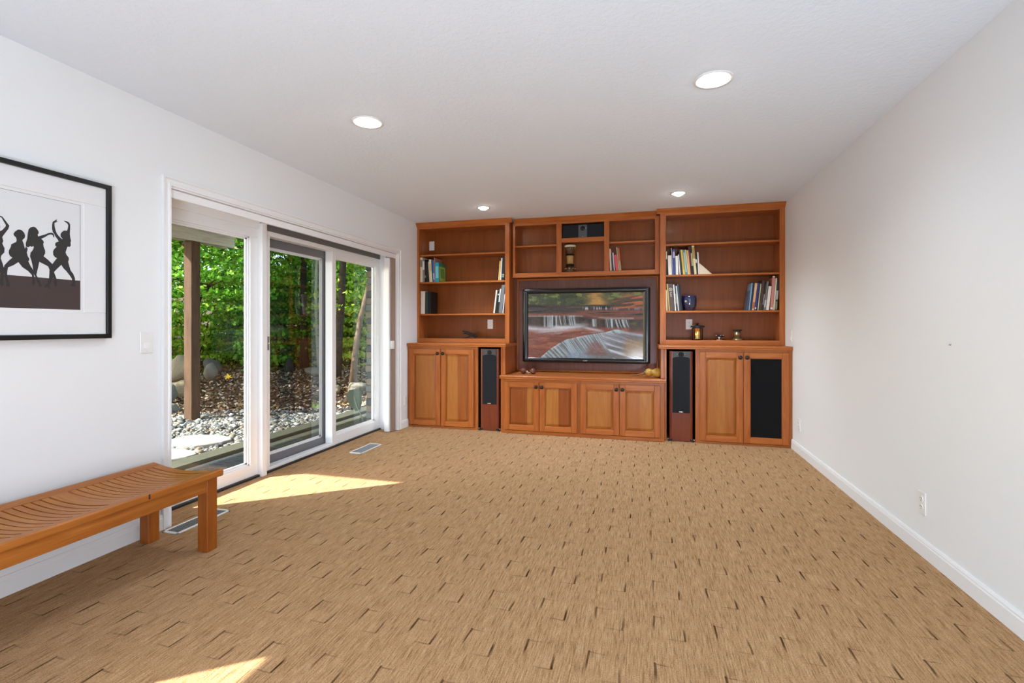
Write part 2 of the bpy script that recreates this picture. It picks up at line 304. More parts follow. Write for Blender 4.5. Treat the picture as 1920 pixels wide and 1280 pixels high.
BOOKS=[
('books on the second shelf of the left bookcase',5.6,1.722,[
(-2.677, 0.034, 0.306, 0.0, 0.2, 'e8d9c0', 'cream book at the far left end of the second shelf, left bookcase'),
(-2.6438, 0.027, 0.278, 0.0, 0.2, '8a857c', 'grey mottled book between cream and black books, left bookcase'),
(-2.6162, 0.019, 0.275, -0.001, 0.19, '1c1a19', 'slim black book, third from the left bookcase side'),
(-2.5953, 0.028, 0.253, -0.003, 0.19, '2a2624', 'shorter charcoal book beside the slim black one, left bookcase'),
(-2.5538, 0.014, 0.253, -0.017, 0.17, 'e2d2a8', 'thin cream paperback leaning left beside charcoal book'),
(-2.5377, 0.027, 0.278, -0.021, 0.18, 'eadfbf', 'thick cream book leaning left beside blue books'),
(-2.5112, 0.011, 0.268, -0.017, 0.18, '3a3b52', 'very thin dark slate book before the blue one'),
(-2.5, 0.018, 0.268, -0.015, 0.18, '3f74b5', 'bright blue book left of the pinkish tall book'),
(-2.4821, 0.01, 0.298, -0.012, 0.23000000000000043, 'b9807a', 'tall thin pinkish book behind the teal book'),
(-2.4719, 0.046, 0.238, -0.003, 0.22, '1fa9c0', 'teal book with green picture cover, left bookcase'),
]),
('books at the right end of the second shelf, left bookcase',5.6,1.722,[
(-1.695, 0.01, 0.168, 0.018, 0.17, '5a2f28', 'thin red-brown book leaning at the second shelf right end'),
(-1.6719, 0.019, 0.23, 0.018, 0.18, 'e8b95c', 'yellow book leaning right, second shelf of left bookcase'),
(-1.65, 0.016, 0.262, 0.017, 0.19, 'efe6d6', 'white slim book between yellow and black books'),
(-1.631, 0.035, 0.28, 0.017, 0.2, '22262f', 'tall black book against the right side of left bookcase'),
]),
('books on the third shelf of the left bookcase',5.6,1.332,[
(-2.671, 0.059, 0.279, 0.002, 0.17, 'ddcfc0', 'thick off-white book on third shelf, left bookcase'),
(-2.608, 0.037, 0.268, 0.001, 0.18, '2f3a33', 'dark green book beside thick off-white book'),
(-2.569, 0.038, 0.271, 0.001, 0.2, '161617', 'large black book closing the third-shelf group, left bookcase'),
]),
('books at the right end of the third shelf, left bookcase',5.6,1.332,[
(-1.73, 0.018, 0.275, 0.033, 0.19, 'efe4d8', 'white book leaning right at left of third-shelf right group'),
(-1.706, 0.02, 0.263, 0.033, 0.18, '20241f', 'black book next to the leaning white book, third shelf'),
(-1.684, 0.018, 0.297, 0.036, 0.18, '2c2d2b', 'black and white slim book leaning on third shelf'),
(-1.664, 0.042, 0.338, 0.04, 0.2, '77797c', 'tall grey book leaning near the right side, third shelf'),
(-1.618, 0.012, 0.227, 0.024, 0.17, 'e9e3dc', 'thin white booklet last but one on third shelf'),
(-1.605, 0.017, 0.186, 0.019, 0.15, '3a2d2a', 'short dark booklet at the far right of third shelf'),
]),
('books in the hutch cubby',5.69,1.803,[
(-0.374, 0.02, 0.253, -0.011, 0.13999999999999968, 'e9d6c4', 'cream book at the left of the hutch cubby books'),
(-0.3474, 0.015, 0.211, -0.016, 0.13999999999999968, '4b4b52', 'dark grey book second in the hutch cubby'),
(-0.3322, 0.013, 0.209, -0.016, 0.13999999999999968, 'c9c6cc', 'pale grey thin book third in the hutch cubby'),
(-0.3102, 0.034, 0.183, -0.023, 0.13999999999999968, 'e0545c', 'short pinkish-red book in the hutch cubby'),
(-0.2769, 0.01, 0.268, -0.029, 0.13999999999999968, 'b8c79a', 'thin pale green tall book in the hutch cubby'),
(-0.266, 0.02, 0.259, -0.025, 0.13999999999999968, 'c7612f', 'orange and tan patterned book at right of cubby group'),
]),
('books on the second shelf of the right bookcase',5.6,1.732,[
(0.228, 0.012, 0.262, 0.0, 0.18, '3a3634', 'slim black and white book at far left, right bookcase'),
(0.253, 0.039, 0.214, -0.007, 0.17, 'e9ddcf', 'short thick cream book near the left, right bookcase'),
(0.2951, 0.01, 0.291, -0.015, 0.2, '8f93a8', 'thin blue-grey book, upper left group of right bookcase'),
(0.3053, 0.024, 0.279, -0.01, 0.2, '3f4a86', 'blue book with picture band, upper shelf of right bookcase'),
(0.33, 0.028, 0.205, -0.005, 0.16, 'ece5da', 'short white book right of the blue picture-band book'),
(0.3684, 0.011, 0.219, -0.017, 0.16, 'f2efe8', 'very thin white booklet, upper shelf of right bookcase'),
(0.3796, 0.017, 0.276, -0.021, 0.18, '38322e', 'dark brown book left of the yellow book'),
(0.4029, 0.023, 0.27, -0.027, 0.18, 'e3bf62', 'yellow book on upper shelf of right bookcase'),
(0.4256, 0.024, 0.267, -0.025, 0.18, '5b8f92', 'teal striped book between two yellow ones'),
(0.4512, 0.012, 0.267, -0.027, 0.18, 'e6d48e', 'thin pale yellow book right of the teal striped one'),
(0.4634, 0.018, 0.264, -0.024, 0.18, 'e4a978', 'peach book left of the maroon tall one'),
(0.4812, 0.016, 0.303, -0.027, 0.2, '4e1f22', 'maroon tall book, upper shelf of right bookcase'),
(0.4972, 0.019, 0.306, -0.025, 0.2, '26221f', 'black tall book with pale lettering, beside maroon book'),
(0.5177, 0.025, 0.31, -0.027, 0.2, 'ead9a4', 'cream and gold tallest book, upper shelf of right bookcase'),
(0.5423, 0.015, 0.245, -0.021, 0.18, '2b2b29', 'short black book right of the cream and gold one'),
(0.5573, 0.015, 0.237, -0.012, 0.18, 'eddcd3', 'pinkish-white book nearest the cream triangle bookend'),
]),
('books on the third shelf of the right bookcase, left end',5.6,1.344,[
(0.231, 0.017, 0.23, -0.011, 0.15, 'dfc79c', 'short tan book at far left, third shelf of right bookcase'),
(0.2558, 0.017, 0.293, -0.024, 0.18, 'c4a468', 'ochre tall slim book, third shelf of right bookcase'),
(0.2735, 0.047, 0.295, -0.025, 0.2, '5b4d45', 'thick brown-grey book with white emblem and lettering'),
(0.321, 0.013, 0.284, -0.02, 0.19, 'efece6', 'white slim tall book right of the emblem book'),
(0.3376, 0.013, 0.262, -0.022, 0.18, '3b3b3a', 'black slim book between two pale ones, right bookcase'),
(0.3519, 0.013, 0.271, -0.024, 0.18, 'd2ccc4', 'pale grey slim book, third shelf of right bookcase'),
(0.365, 0.018, 0.287, -0.024, 0.19, '39444d', 'dark slate book before the black one by the navy pot'),
(0.384, 0.015, 0.279, -0.024, 0.22, '17191c', 'black large book leaning behind the navy pot'),
]),
('books on the third shelf of the right bookcase, right end',5.6,1.344,[
(1.0309, 0.009, 0.206, 0.029, 0.18, '56647a', 'short slate-blue book at left of the right-end group'),
(1.048, 0.015, 0.283, 0.029, 0.2, '7fa3bf', 'light blue spined book, right-end group of right bookcase'),
(1.064, 0.014, 0.288, 0.03, 0.2, '22283a', 'navy book between light blue and peach ones'),
(1.08, 0.024, 0.282, 0.032, 0.19, 'dcae80', 'peach spotted book, right-end group of right bookcase'),
(1.1053, 0.018, 0.284, 0.031, 0.19, '38357a', 'indigo book right of the peach spotted one'),
(1.125, 0.009, 0.282, 0.029, 0.19, '262a33', 'black thin book right of the indigo one'),
(1.135, 0.009, 0.273, 0.029, 0.18, 'd0c7a8', 'thin cream book left of the dark brown thick one'),
(1.145, 0.029, 0.309, 0.035, 0.2, '4a3424', 'thick dark brown book in right-end group'),
(1.1735, 0.013, 0.276, 0.035, 0.19, '25252a', 'black patterned book right of the thick brown one'),
(1.191, 0.019, 0.298, 0.033, 0.2, '77706c', 'grey and white patterned book in right-end group'),
(1.215, 0.029, 0.248, 0.026, 0.17, 'e8e0d2', 'short thick white book beside the pink one'),
(1.253, 0.027, 0.336, 0.024, 0.2, 'c98478', 'tall dusty pink book, right-end group of right bookcase'),
(1.2805, 0.017, 0.329, 0.024, 0.2, 'd6cdb4', 'cream tall book right of the dusty pink one'),
(1.2988, 0.021, 0.308, 0.021, 0.19, '33393a', 'dark speckled book at the far right end'),
]),
]
DANCERS=[[(1.4587, 1.4748), (1.4526, 1.4934), (1.4587, 1.5217), (1.4648, 1.5539), (1.4679, 1.578), (1.4685, 1.5977), (1.471, 1.6099), (1.4772, 1.6171), (1.4816, 1.6121), (1.4829, 1.6024), (1.4797, 1.59), (1.4772, 1.5828), (1.4898, 1.5919), (1.5009, 1.6087), (1.5025, 1.6162), (1.4866, 1.6466), (1.4772, 1.6458), (1.4679, 1.6466), (1.471, 1.6523), (1.4804, 1.6528), (1.4904, 1.6502), (1.505, 1.6295), (1.5147, 1.6154), (1.5105, 1.5998), (1.4967, 1.5754), (1.4898, 1.5614), (1.4936, 1.5451), (1.4898, 1.5345), (1.498, 1.514), (1.4967, 1.496), (1.4866, 1.4818), (1.4847, 1.4686), (1.4917, 1.4457), (1.4967, 1.4205), (1.4961, 1.3966), (1.4929, 1.3765), (1.4961, 1.357), (1.4866, 1.3463), (1.4772, 1.3731), (1.4898, 1.3841), (1.4866, 1.4075), (1.4772, 1.438), (1.4679, 1.4173), (1.4587, 1.3929), (1.4556, 1.3575), (1.4434, 1.3565), (1.445, 1.3915), (1.4541, 1.4353)],
[(1.5448, 1.6043), (1.5349, 1.5944), (1.529, 1.5832), (1.5309, 1.5755), (1.5382, 1.5687), (1.5408, 1.557), (1.5382, 1.5485), (1.5211, 1.5356), (1.5199, 1.5254), (1.5127, 1.5063), (1.5127, 1.4943), (1.5169, 1.4829), (1.5257, 1.478), (1.5121, 1.4622), (1.4974, 1.4412), (1.4929, 1.4201), (1.498, 1.3968), (1.5025, 1.3774), (1.5038, 1.3536), (1.5006, 1.3494), (1.516, 1.3498), (1.5153, 1.3665), (1.5102, 1.3821), (1.5063, 1.3977), (1.5076, 1.4177), (1.5102, 1.4332), (1.5283, 1.4442), (1.5468, 1.4606), (1.5615, 1.44), (1.5818, 1.4258), (1.5963, 1.4088), (1.5998, 1.3863), (1.597, 1.3736), (1.5998, 1.3613), (1.6068, 1.364), (1.6089, 1.3808), (1.6054, 1.3993), (1.6033, 1.4282), (1.5921, 1.4477), (1.5825, 1.4705), (1.5866, 1.4718), (1.5866, 1.4821), (1.5811, 1.4917), (1.5777, 1.5077), (1.5811, 1.5247), (1.5743, 1.536), (1.5716, 1.5232), (1.5696, 1.5291), (1.5655, 1.5469), (1.5608, 1.5604), (1.5699, 1.5722), (1.5716, 1.5827), (1.5682, 1.5944), (1.5598, 1.6039), (1.5514, 1.6056)],
[(1.6019, 1.6285), (1.5921, 1.6237), (1.5846, 1.614), (1.5811, 1.5948), (1.5791, 1.5697), (1.5736, 1.5482), (1.5743, 1.536), (1.5818, 1.531), (1.5904, 1.5385), (1.5973, 1.5355), (1.6019, 1.5424), (1.604, 1.5344), (1.5998, 1.5213), (1.5921, 1.5098), (1.5894, 1.4929), (1.5949, 1.4729), (1.5991, 1.4527), (1.6019, 1.428), (1.6054, 1.4118), (1.6124, 1.3958), (1.6184, 1.3754), (1.6237, 1.3632), (1.6194, 1.3579), (1.6358, 1.3592), (1.6294, 1.3763), (1.6201, 1.3965), (1.6138, 1.4105), (1.618, 1.434), (1.6223, 1.4554), (1.6251, 1.4717), (1.6452, 1.4624), (1.6597, 1.4548), (1.6671, 1.4352), (1.6782, 1.4106), (1.6819, 1.3937), (1.6864, 1.3726), (1.6841, 1.3638), (1.6954, 1.3656), (1.6954, 1.395), (1.6901, 1.4118), (1.6841, 1.4284), (1.6826, 1.4455), (1.6782, 1.4664), (1.6597, 1.4855), (1.6416, 1.5), (1.6481, 1.5137), (1.6481, 1.5264), (1.6416, 1.5445), (1.6401, 1.5569), (1.643, 1.5637), (1.6401, 1.5717), (1.6326, 1.5789), (1.6452, 1.5874), (1.6616, 1.6018), (1.6715, 1.6061), (1.6782, 1.6039), (1.6819, 1.5917), (1.6849, 1.6008), (1.6819, 1.611), (1.6745, 1.6152), (1.6634, 1.6119), (1.6452, 1.6001), (1.6201, 1.5872), (1.6187, 1.5966), (1.623, 1.6024), (1.6215, 1.6126), (1.6166, 1.6201), (1.6103, 1.6272)],
[(1.6969, 1.6826), (1.6864, 1.6743), (1.6782, 1.6662), (1.6756, 1.6506), (1.6759, 1.6314), (1.6789, 1.6178), (1.6834, 1.6126), (1.6894, 1.5994), (1.6977, 1.5879), (1.703, 1.5788), (1.6924, 1.5727), (1.6879, 1.5647), (1.6886, 1.5562), (1.6939, 1.5514), (1.6834, 1.5381), (1.6793, 1.5267), (1.6804, 1.5119), (1.6864, 1.5028), (1.6954, 1.4979), (1.6841, 1.4801), (1.6745, 1.4638), (1.6656, 1.4435), (1.6641, 1.4135), (1.6627, 1.3899), (1.6561, 1.3744), (1.6423, 1.3597), (1.6495, 1.3547), (1.6597, 1.3576), (1.6693, 1.3455), (1.6656, 1.3666), (1.6715, 1.3821), (1.6789, 1.4021), (1.6811, 1.4281), (1.6969, 1.4492), (1.7136, 1.4686), (1.7217, 1.4542), (1.7353, 1.4404), (1.749, 1.422), (1.7581, 1.4074), (1.7613, 1.3854), (1.7525, 1.3745), (1.7613, 1.369), (1.7741, 1.3709), (1.7725, 1.3886), (1.7717, 1.4109), (1.7648, 1.4302), (1.7529, 1.4467), (1.7462, 1.4703), (1.7423, 1.4875), (1.7454, 1.4967), (1.7447, 1.5076), (1.736, 1.5184), (1.7314, 1.53), (1.736, 1.5483), (1.74, 1.5599), (1.749, 1.5591), (1.7541, 1.5687), (1.7525, 1.5796), (1.7549, 1.591), (1.7517, 1.6038), (1.7494, 1.6211), (1.751, 1.6479), (1.751, 1.6678), (1.7462, 1.677), (1.7353, 1.681), (1.7244, 1.6814), (1.7283, 1.6765), (1.7384, 1.671), (1.7431, 1.6632), (1.7407, 1.646), (1.7376, 1.6357), (1.7244, 1.6341), (1.7167, 1.6261), (1.7106, 1.6162), (1.7106, 1.6032), (1.7175, 1.5957), (1.7175, 1.59), (1.7136, 1.5937), (1.7045, 1.6021), (1.6954, 1.6135), (1.6901, 1.6276), (1.6864, 1.6442), (1.6849, 1.6611), (1.6913, 1.6667), (1.6992, 1.6718), (1.6931, 1.6731)]]
# ------------------------------------------------------------------ room shell
def struct(o): o['kind'] = 'structure'; return o
D0, D1, DH = 2.285, 5.075, 2.005          # glass door opening in the left wall
W0, W1, WZ0, WZ1 = -1.1, 0.385, .78, 1.675   # window further back in the left wall
XO = XL - .27                             # outer face of the left wall
struct(box('floor', M['carpet'], XO + .02, XR + .1, YF - .1, YB + .1, -.12, 0, bev=0))
struct(box('ceiling', M['ceiling'], XO, XR + .15, YF - .1, YB + .1, CEIL, CEIL + .12, bev=0))
wl = B()
for y0, y1, z0, z1 in ((D1, YB + .1, 0, CEIL), (D0, D1, DH, CEIL), (W1, D0, 0, CEIL), (W0, W1, 0, WZ0), (W0, W1, WZ1, CEIL), (YF - .1, W0, 0, CEIL)):
    wl.box(XO, XL, y0, y1, z0, z1)
struct(wl.build('wall_left', M['wall']))
struct(box('wall_right', M['wall'], XR, XR + .15, YF - .1, YB + .1, 0, CEIL, bev=0))
struct(box('wall_back', M['wall'], XL, XR, YB, YB + .12, 0, CEIL, bev=0))
struct(box('wall_front', M['wall'], XL, XR, YF - .12, YF, 0, CEIL, bev=0))
def baseboard(name, x, sgn, y0, y1, h=.088):
    # profile: (distance from wall, z)
    p = [(0, 0), (.014, 0), (.014, h - .022), (.011, h - .016), (.011, h - .010), (.006, h), (0, h)]
    struct(B().prism([(x + sgn * a, z) for a, z in p], y0, y1, 'y').build(name, M['trim']))
baseboard('baseboard_right', XR, -1, YF, 5.31)
baseboard('baseboard_left', XL, 1, D1 + .055, 5.31)
baseboard('baseboard_left.001', XL, 1, YF, D0 - .05)
# window behind the camera that lets in the near strip of sun
t = struct(empty('window_1', (XL, (W0 + W1) / 2, WZ0)))
wf = B()
for y0, y1, z0, z1 in ((W0, W1, WZ0, WZ0 + .03), (W0, W1, WZ1 - .03, WZ1), (W0, W0 + .03, WZ0, WZ1), (W1 - .005, W1, WZ0, WZ1)): wf.box(XO + .01, XO + .07, y0, y1, z0, z1, .002)
world_child(wf.build('window_frame', M['vinyl']), t)
world_child(box('pane', M['glass'], XO + .03, XO + .036, W0 + .03, W1 - .005, WZ0 + .03, WZ1 - .03, bev=0), t)
# casing of the glass door (stepped profile, three lengths)
def casing(prof_y, name):
    return prof_y
cs = B()
CW = .052
prof = [(0, 0), (.014, 0), (.014, .012), (.010, .016), (.010, .034), (.018, .040), (.018, CW), (0, CW)]   # (out from wall, across)
def sweep(bm, path_out):  # mitred three-sided casing
    secs = []
    for (yy, zz, dy, dz) in path_out:
        secs.append([bm.bm.verts.new((XL + a, yy + dy * b, zz + dz * b)) for a, b in prof])
    for s0, s1 in zip(secs, secs[1:]):
        for i in range(len(prof)):
            bm.bm.faces.new((s0[i], s0[(i + 1) % len(prof)], s1[(i + 1) % len(prof)], s1[i]))
    bm.bm.faces.new(secs[0]); bm.bm.faces.new(secs[-1][::-1])
sweep(cs, [(D0, 0, -1, 0), (D0, DH, -1, 1), (D1, DH, 1, 1), (D1, 0, 1, 0)])
struct(cs.build('trim_1', M['trim']))
# the three-panel glass door
door = struct(empty('door_1', (XL, (D0 + D1) / 2, 0)))
def dpart(name, mat, *a, **k): return world_child(box(name, mat, *a, **k), door)
XP = -2.93                                 # room-side face of the panels
jl = B(); jl.box(XO, XL, D0 - .001, D0 + .012, 0, DH, .001).box(XO, XL, D1 - .012, D1 + .001, 0, DH, .001).box(XO, XL, D0, D1, DH - .01, DH + .001, .001)
world_child(jl.build('jamb', M['vinyl']), door)
dpart('header', M['header_shade'], XO + .005, XP + .012, D0 + .012, D1 - .012, 1.945, DH - .011)
dpart('header_stop', M['vinyl'], XP + .0, XP + .02, D0 + .012, 3.228, 1.940, DH - .011)
dpart('threshold', M['sill'], XO + .005, XP + .022, D0 + .012, D1 - .012, -.005, .016)
dpart('screen_head_rail', M['vinyl'], -2.732, -2.712, D0 + .013, D1 - .012, 1.942, 1.990)
dpart('mullion', M['vinyl'], XP - .06, XP + .045, 3.222, 3.272, .0, 1.985)
def panel(name, y0, y1, z0, z1, gy0, gy1, gz0, gz1, xf, th, mat, bead=.012):
    """glazed panel: frame mesh with a thinner inner bead, pane as a sub-part"""
    b = B(); x0, x1 = xf - th, xf
    for a in ((y0, y1, z0, gz0), (y0, y1, gz1, z1), (y0, gy0, gz0, gz1), (gy1, y1, gz0, gz1)): b.box(x0, x1, *a, .002)
    xm = (x0 + x1) / 2
    if mat is M['greyrail']: b.mi = 1
    for i, d in ((.0, .011), (.012, .024)):
        xb0, xb1 = (xm - .004, x1 - .014 - i * .9) if i else (xm + .006, x1 - .012)
        for a in ((gy0, gy1, gz0, gz0 + d), (gy0, gy1, gz1 - d, gz1), (gy0, gy0 + d, gz0, gz1), (gy1 - d, gy1, gz0, gz1)): b.box(xb0, xb1, *a, .001)
    f = world_child(b.build(name, [mat, M['vinyl']]), door)
    p = box('pane', M['glass'], xm - .004, xm + .002, gy0 + .018, gy1 - .018, gz0 + .018, gz1 - .018, bev=0)
    p.parent = f; return f
panel('fixed_panel', D0 + .012, 3.225, .016, 1.963, 2.42, 3.148, .105, 1.868, XP, .06, M['vinyl'])
panel('fixed_panel', 4.20, 5.062, .016, 1.945, 4.235, 4.992, .108, 1.862, XP, .06, M['vinyl'])
sf = B()
for a in ((3.275, 4.232, .016, .040), (3.275, 4.232, 1.905, 1.945), (3.275, 3.347, .04, 1.905), (4.172, 4.232, .04, 1.905)): sf.box(XP - .072, XP + .008, *a, .003)
sf = world_child(sf.build('sliding_frame', M['vinyl']), door)
h = box('handle', plain('brushed_nickel', (.30, .27, .25), .4, .5, .7), XP + .006, XP + .012, 3.318, 3.335, .985, 1.095); h.parent = sf
h2 = box('latch', M['plate'], XP + .010, XP + .016, 3.3225, 3.3305, 1.035, 1.045); h2.parent = sf
panel('sliding_panel', 3.24, 4.22, .016, 1.935, 3.345, 4.155, .100, 1.838, XP - .085, .045, M['greyrail'])
dpart('insect_screen', M['screen'], XP - .145, XP - .143, 3.30, 4.24, .03, 1.93, bev=0)
sc_ = dpart('screen_pull_bar', M['vinyl'], -2.80, -2.742, 4.945, 4.975, .004, 1.941)
hd = box('pull_tab', M['plate'], -2.742, -2.712, 4.970, 5.015, .925, 1.015); hd.parent = sc_
dpart('screen_track', M['vinyl'], -2.83, -2.805, 4.99, 5.063, .0, 1.966)
# folded pleats of the retractable screen
pl = B(); ys = np.linspace(4.976, 5.0625, 17); pts = []
for i, y in enumerate(ys): pts.append((-2.725 + (.003 if i % 2 else 0), y))
pl.prism([(x, y) for x, y in pts] + [(-2.80, 5.0625), (-2.80, 4.976)], .006, 1.940, 'z')
world_child(pl.build('pleated_screen', M['pleat']), door)

# ------------------------------------------------------------------ wall plates
def wallplate(name, label, cat, pos, face, kind, group=None, w_=.07, h_=.115):
    """face: unit normal ('-x','+x','-y'); built facing -Y then turned"""
    e = empty(name, pos, {'-y': 0, '+x': pi / 2, '-x': -pi / 2}[face], label=label, cat=cat, group=group)
    def P(o): o.parent = e; return o
    P(B().box(-w_ / 2, w_ / 2, -.006, 0, -h_ / 2, h_ / 2, .002).build('cover_plate', M['plate']))
    if kind == 'outlet':
        for s in (-1, 1):
            q = P(B().prism([(x, s * .021 + z) for x, z in [(.017 * cos(a), .0145 * sin(a)) for a in np.linspace(0, 2 * pi, 13)[:-1]]], -.0085, -.004, 'y').build('socket', M['plate']))
            k = B()
            for x0, x1, z0, z1 in ((-.008, -.0055, 0, .008), (.0055, .008, 0, .008), (-.002, .002, -.010, -.006)): k.box(x0, x1, -.0092, -.0083, s * .021 + z0, s * .021 + z1)
            k = k.build('slots', M['slot']); k.parent = q
    elif kind == 'rocker':
        P(B().prism([(-.001, -.033), (-.010, -.033), (-.006, .0), (-.004, .033), (-.001, .033)], -.0165, .0165, 'x').build('rocker', M['trim']))
    for s in (-1, 1): P(B().lathe([(0, -.0075), (.0025, -.0072), (.003, -.006)], (0, 0, s * (.048 if kind != 'outlet' else 0)), 8, 'y').build('screw', M['plate'])) if kind == 'rocker' or s == 1 else None
    return e
wallplate('light_switch', 'white rocker light switch on the wall between picture and glass door', 'switch', (XL, 2.143, 1.085), '+x', 'rocker', w_=.074, h_=.118)
wallplate('wall_outlet', 'white outlet low on the right wall, nearest the camera', 'outlet', (XR, 3.0, .268), '-x', 'outlet')
wallplate('wall_outlet', 'white outlet low on the right wall, close to the cabinets', 'outlet', (XR, 5.09, .267), '-x', 'outlet')
wallplate('light_switch', 'small white switch on the right wall just above the worktop end', 'switch', (XR, 5.36, 1.082), '-x', 'rocker')
wallplate('wall_outlet', 'white outlet on the left wall between door casing and cabinet', 'outlet', (XL, 5.255, .315), '+x', 'outlet')
wallplate('wall_outlet', 'white outlet on the back of the left bookcase bottom shelf', 'outlet', (-1.842, 5.835, 1.205), '-y', 'outlet')
wallplate('wall_outlet', 'white outlet on the back of the right bookcase bottom shelf', 'outlet', (.484, 5.835, 1.20), '-y', 'outlet')
wallplate('sensor_box', 'small white switch box at the top left inside the left bookcase', 'switch', (-2.625, 5.835, 2.205), '-y', 'rocker')
tag(B().lathe([(0, 0), (.0035, 0), (.004, -.006), (0, -.007)], (XR, 2.76, 1.09), 8, 'x').build('wall_anchor', plain('anchor_grey', (.3, .3, .3), .5)), 'tiny grey screw anchor left in the bare right wall', 'anchor')

# ------------------------------------------------------------------ ceiling lights
lens = bpy.data.materials.new('lit_lens'); lens.use_nodes = True; _b = lens.node_tree.nodes['Principled BSDF']
_b.inputs['Emission Color'].default_value = (1, .97, .92, 1); _b.inputs['Emission Strength'].default_value = 50
for x, y, lab in ((.343, 2.71, 'large round recessed ceiling light at the front right'), (-1.655, 2.72, 'round recessed ceiling light in front of the glass door'),
                  (.315, 4.93, 'recessed ceiling light above the right bookcase'), (-1.65, 4.99, 'recessed ceiling light above the left bookcase')):
    e = empty('recessed_light', (x, y, CEIL), label=lab, cat='ceiling light', group='recessed ceiling lights')
    if y > 4: e.scale = (.72, .72, 1.3)
    B().lathe([(.098, 0), (.095, -.005), (.078, -.004), (.072, 0)], (0, 0, 0), 40).build('trim_ring', M['trim'], e)
    B().lathe([(0, -.020), (.03, -.018), (.055, -.011), (.068, -.003), (.073, 0)], (0, 0, 0), 40).build('lens', lens, e)
    l = light('downlight', 'SPOT', (0, 0, -.03), 100 if y > 4 else 30, (.80, .95, 1.12), (0, 0, 0), spot_size=radians(150), spot_blend=.8, shadow_soft_size=.06); l.parent = e
# ------------------------------------------------------------------ floor registers
def register(x0, x1, y0, y1, label):
    cx, cy = (x0 + x1) / 2, (y0 + y1) / 2
    e = empty('floor_register', (cx, cy, .0), label=label, cat='floor vent'); hx, hy = (x1 - x0) / 2, (y1 - y0) / 2
    f = B()
    for a in ((-hx, hx, -hy, -hy + .014), (-hx, hx, hy - .014, hy), (-hx, -hx + .012, -hy, hy), (hx - .012, hx, -hy, hy)): f.box(*a, .0005, .009, .002)
    f.build('frame', M['plate'], e)
    B().box(-hx + .01, hx - .01, -hy + .012, hy - .012, .0004, .0016).build('grille_back', M['slot'], e)
    n = int((y1 - y0 - .03) / .0125); sl = None
    for i in range(n):
        y = -hy + .018 + i * (2 * hy - .036) / (n - 1)
        if sl is None: sl = B().box(-hx + .012, hx - .012, -.0022, .0022, .0016, .007).build('louvre', M['grille'], e); sl.location.y = y
        else: c = sl.copy(); COL.objects.link(c); c.location.y = y
M['grille'] = plain('grey_vent_louvre', (.30, .30, .31), .4, .5)
register(-2.648, -2.515, 4.03, 4.40, 'white floor vent in the carpet in front of the far glass panel')
register(-2.655, -2.545, 2.20, 2.57, 'white floor vent with dark grille beside the bench leg')

# ------------------------------------------------------------------ cabinetry
def crown(x0, x1, yf, name, parent, ret_l=False, ret_r=False):
    p = [(0, 2.388), (-.006, 2.388), (-.010, 2.396), (-.014, 2.398), (-.034, 2.420), (-.034, 2.428), (-.040, 2.430), (-.040, 2.4385), (0, 2.4385)]
    b = B().prism([(yf + a, z) for a, z in p], x0, x1, 'x')
    return b.build(name, M['cherry_x'], parent)
def unit(name, loc, **kw): return empty(name, loc, **kw)
def bookcase(x0, x1, ox0, ox1, yf, shelves, label, crown_x):
    e = empty('bookcase', ((x0 + x1) / 2, yf, .98), label=label, cat='bookcase')
    W = lambda o: world_child(o, e)
    z0, z1 = .981, 2.395
    W(box('stile', M['cherry_z'], x0, ox0, yf, yf + .02, z0, z1)); W(box('stile', M['cherry_z'], ox1, x1, yf, yf + .02, z0, z1))
    W(B().box(ox0, ox1, yf, yf + .02, z0, 1.031, .0015).build('bottom_rail', M['cherry_x']))
    W(B().box(ox0, ox1, yf, yf + .02, 2.368, z1, .0015).build('top_rail', M['cherry_x']))
    for s, (a, b) in enumerate(((x0, ox0 - .012), (ox1 + .012, x1))):
        W(box('side_panel', M['cherry_z'], min(a, b) if s == 0 else ox1 + .010, ox0 - .010 if s == 0 else x1, yf + .02, 5.845, z0, z1))
    W(box('back_panel', M['cherry_back_shade'], ox0 - .010, ox1 + .010, 5.835, 5.845, z0, z1, bev=0))
    W(box('bottom_board', M['cherry_x'], ox0 - .010, ox1 + .010, yf + .02, 5.835, 1.010, 1.030, bev=0))
    W(box('top_board', M['cherry_x'], ox0 - .010, ox1 + .010, yf + .02, 5.835, 2.37, 2.39, bev=0))
    for z in shelves:
        W(box('shelf', M['cherry_x'], ox0 - .009, ox1 + .009, yf + .028, 5.834, z - .020, z, bev=.002))
    cr = crown(crown_x[0], crown_x[1], yf, 'crown_moulding', None); W(cr)
    return e
bookcase(XL + .001, -1.522, -2.670, -1.575, 5.56, (2.057, 1.722, 1.332), 'tall cherry bookcase in the left corner beside the glass door', (XL + .001, -1.488))
bookcase(.165, XR - .001, .226, 1.333, 5.56, (2.066, 1.732, 1.344), 'tall cherry bookcase in the right corner beside the white wall', (.131, XR - .001))
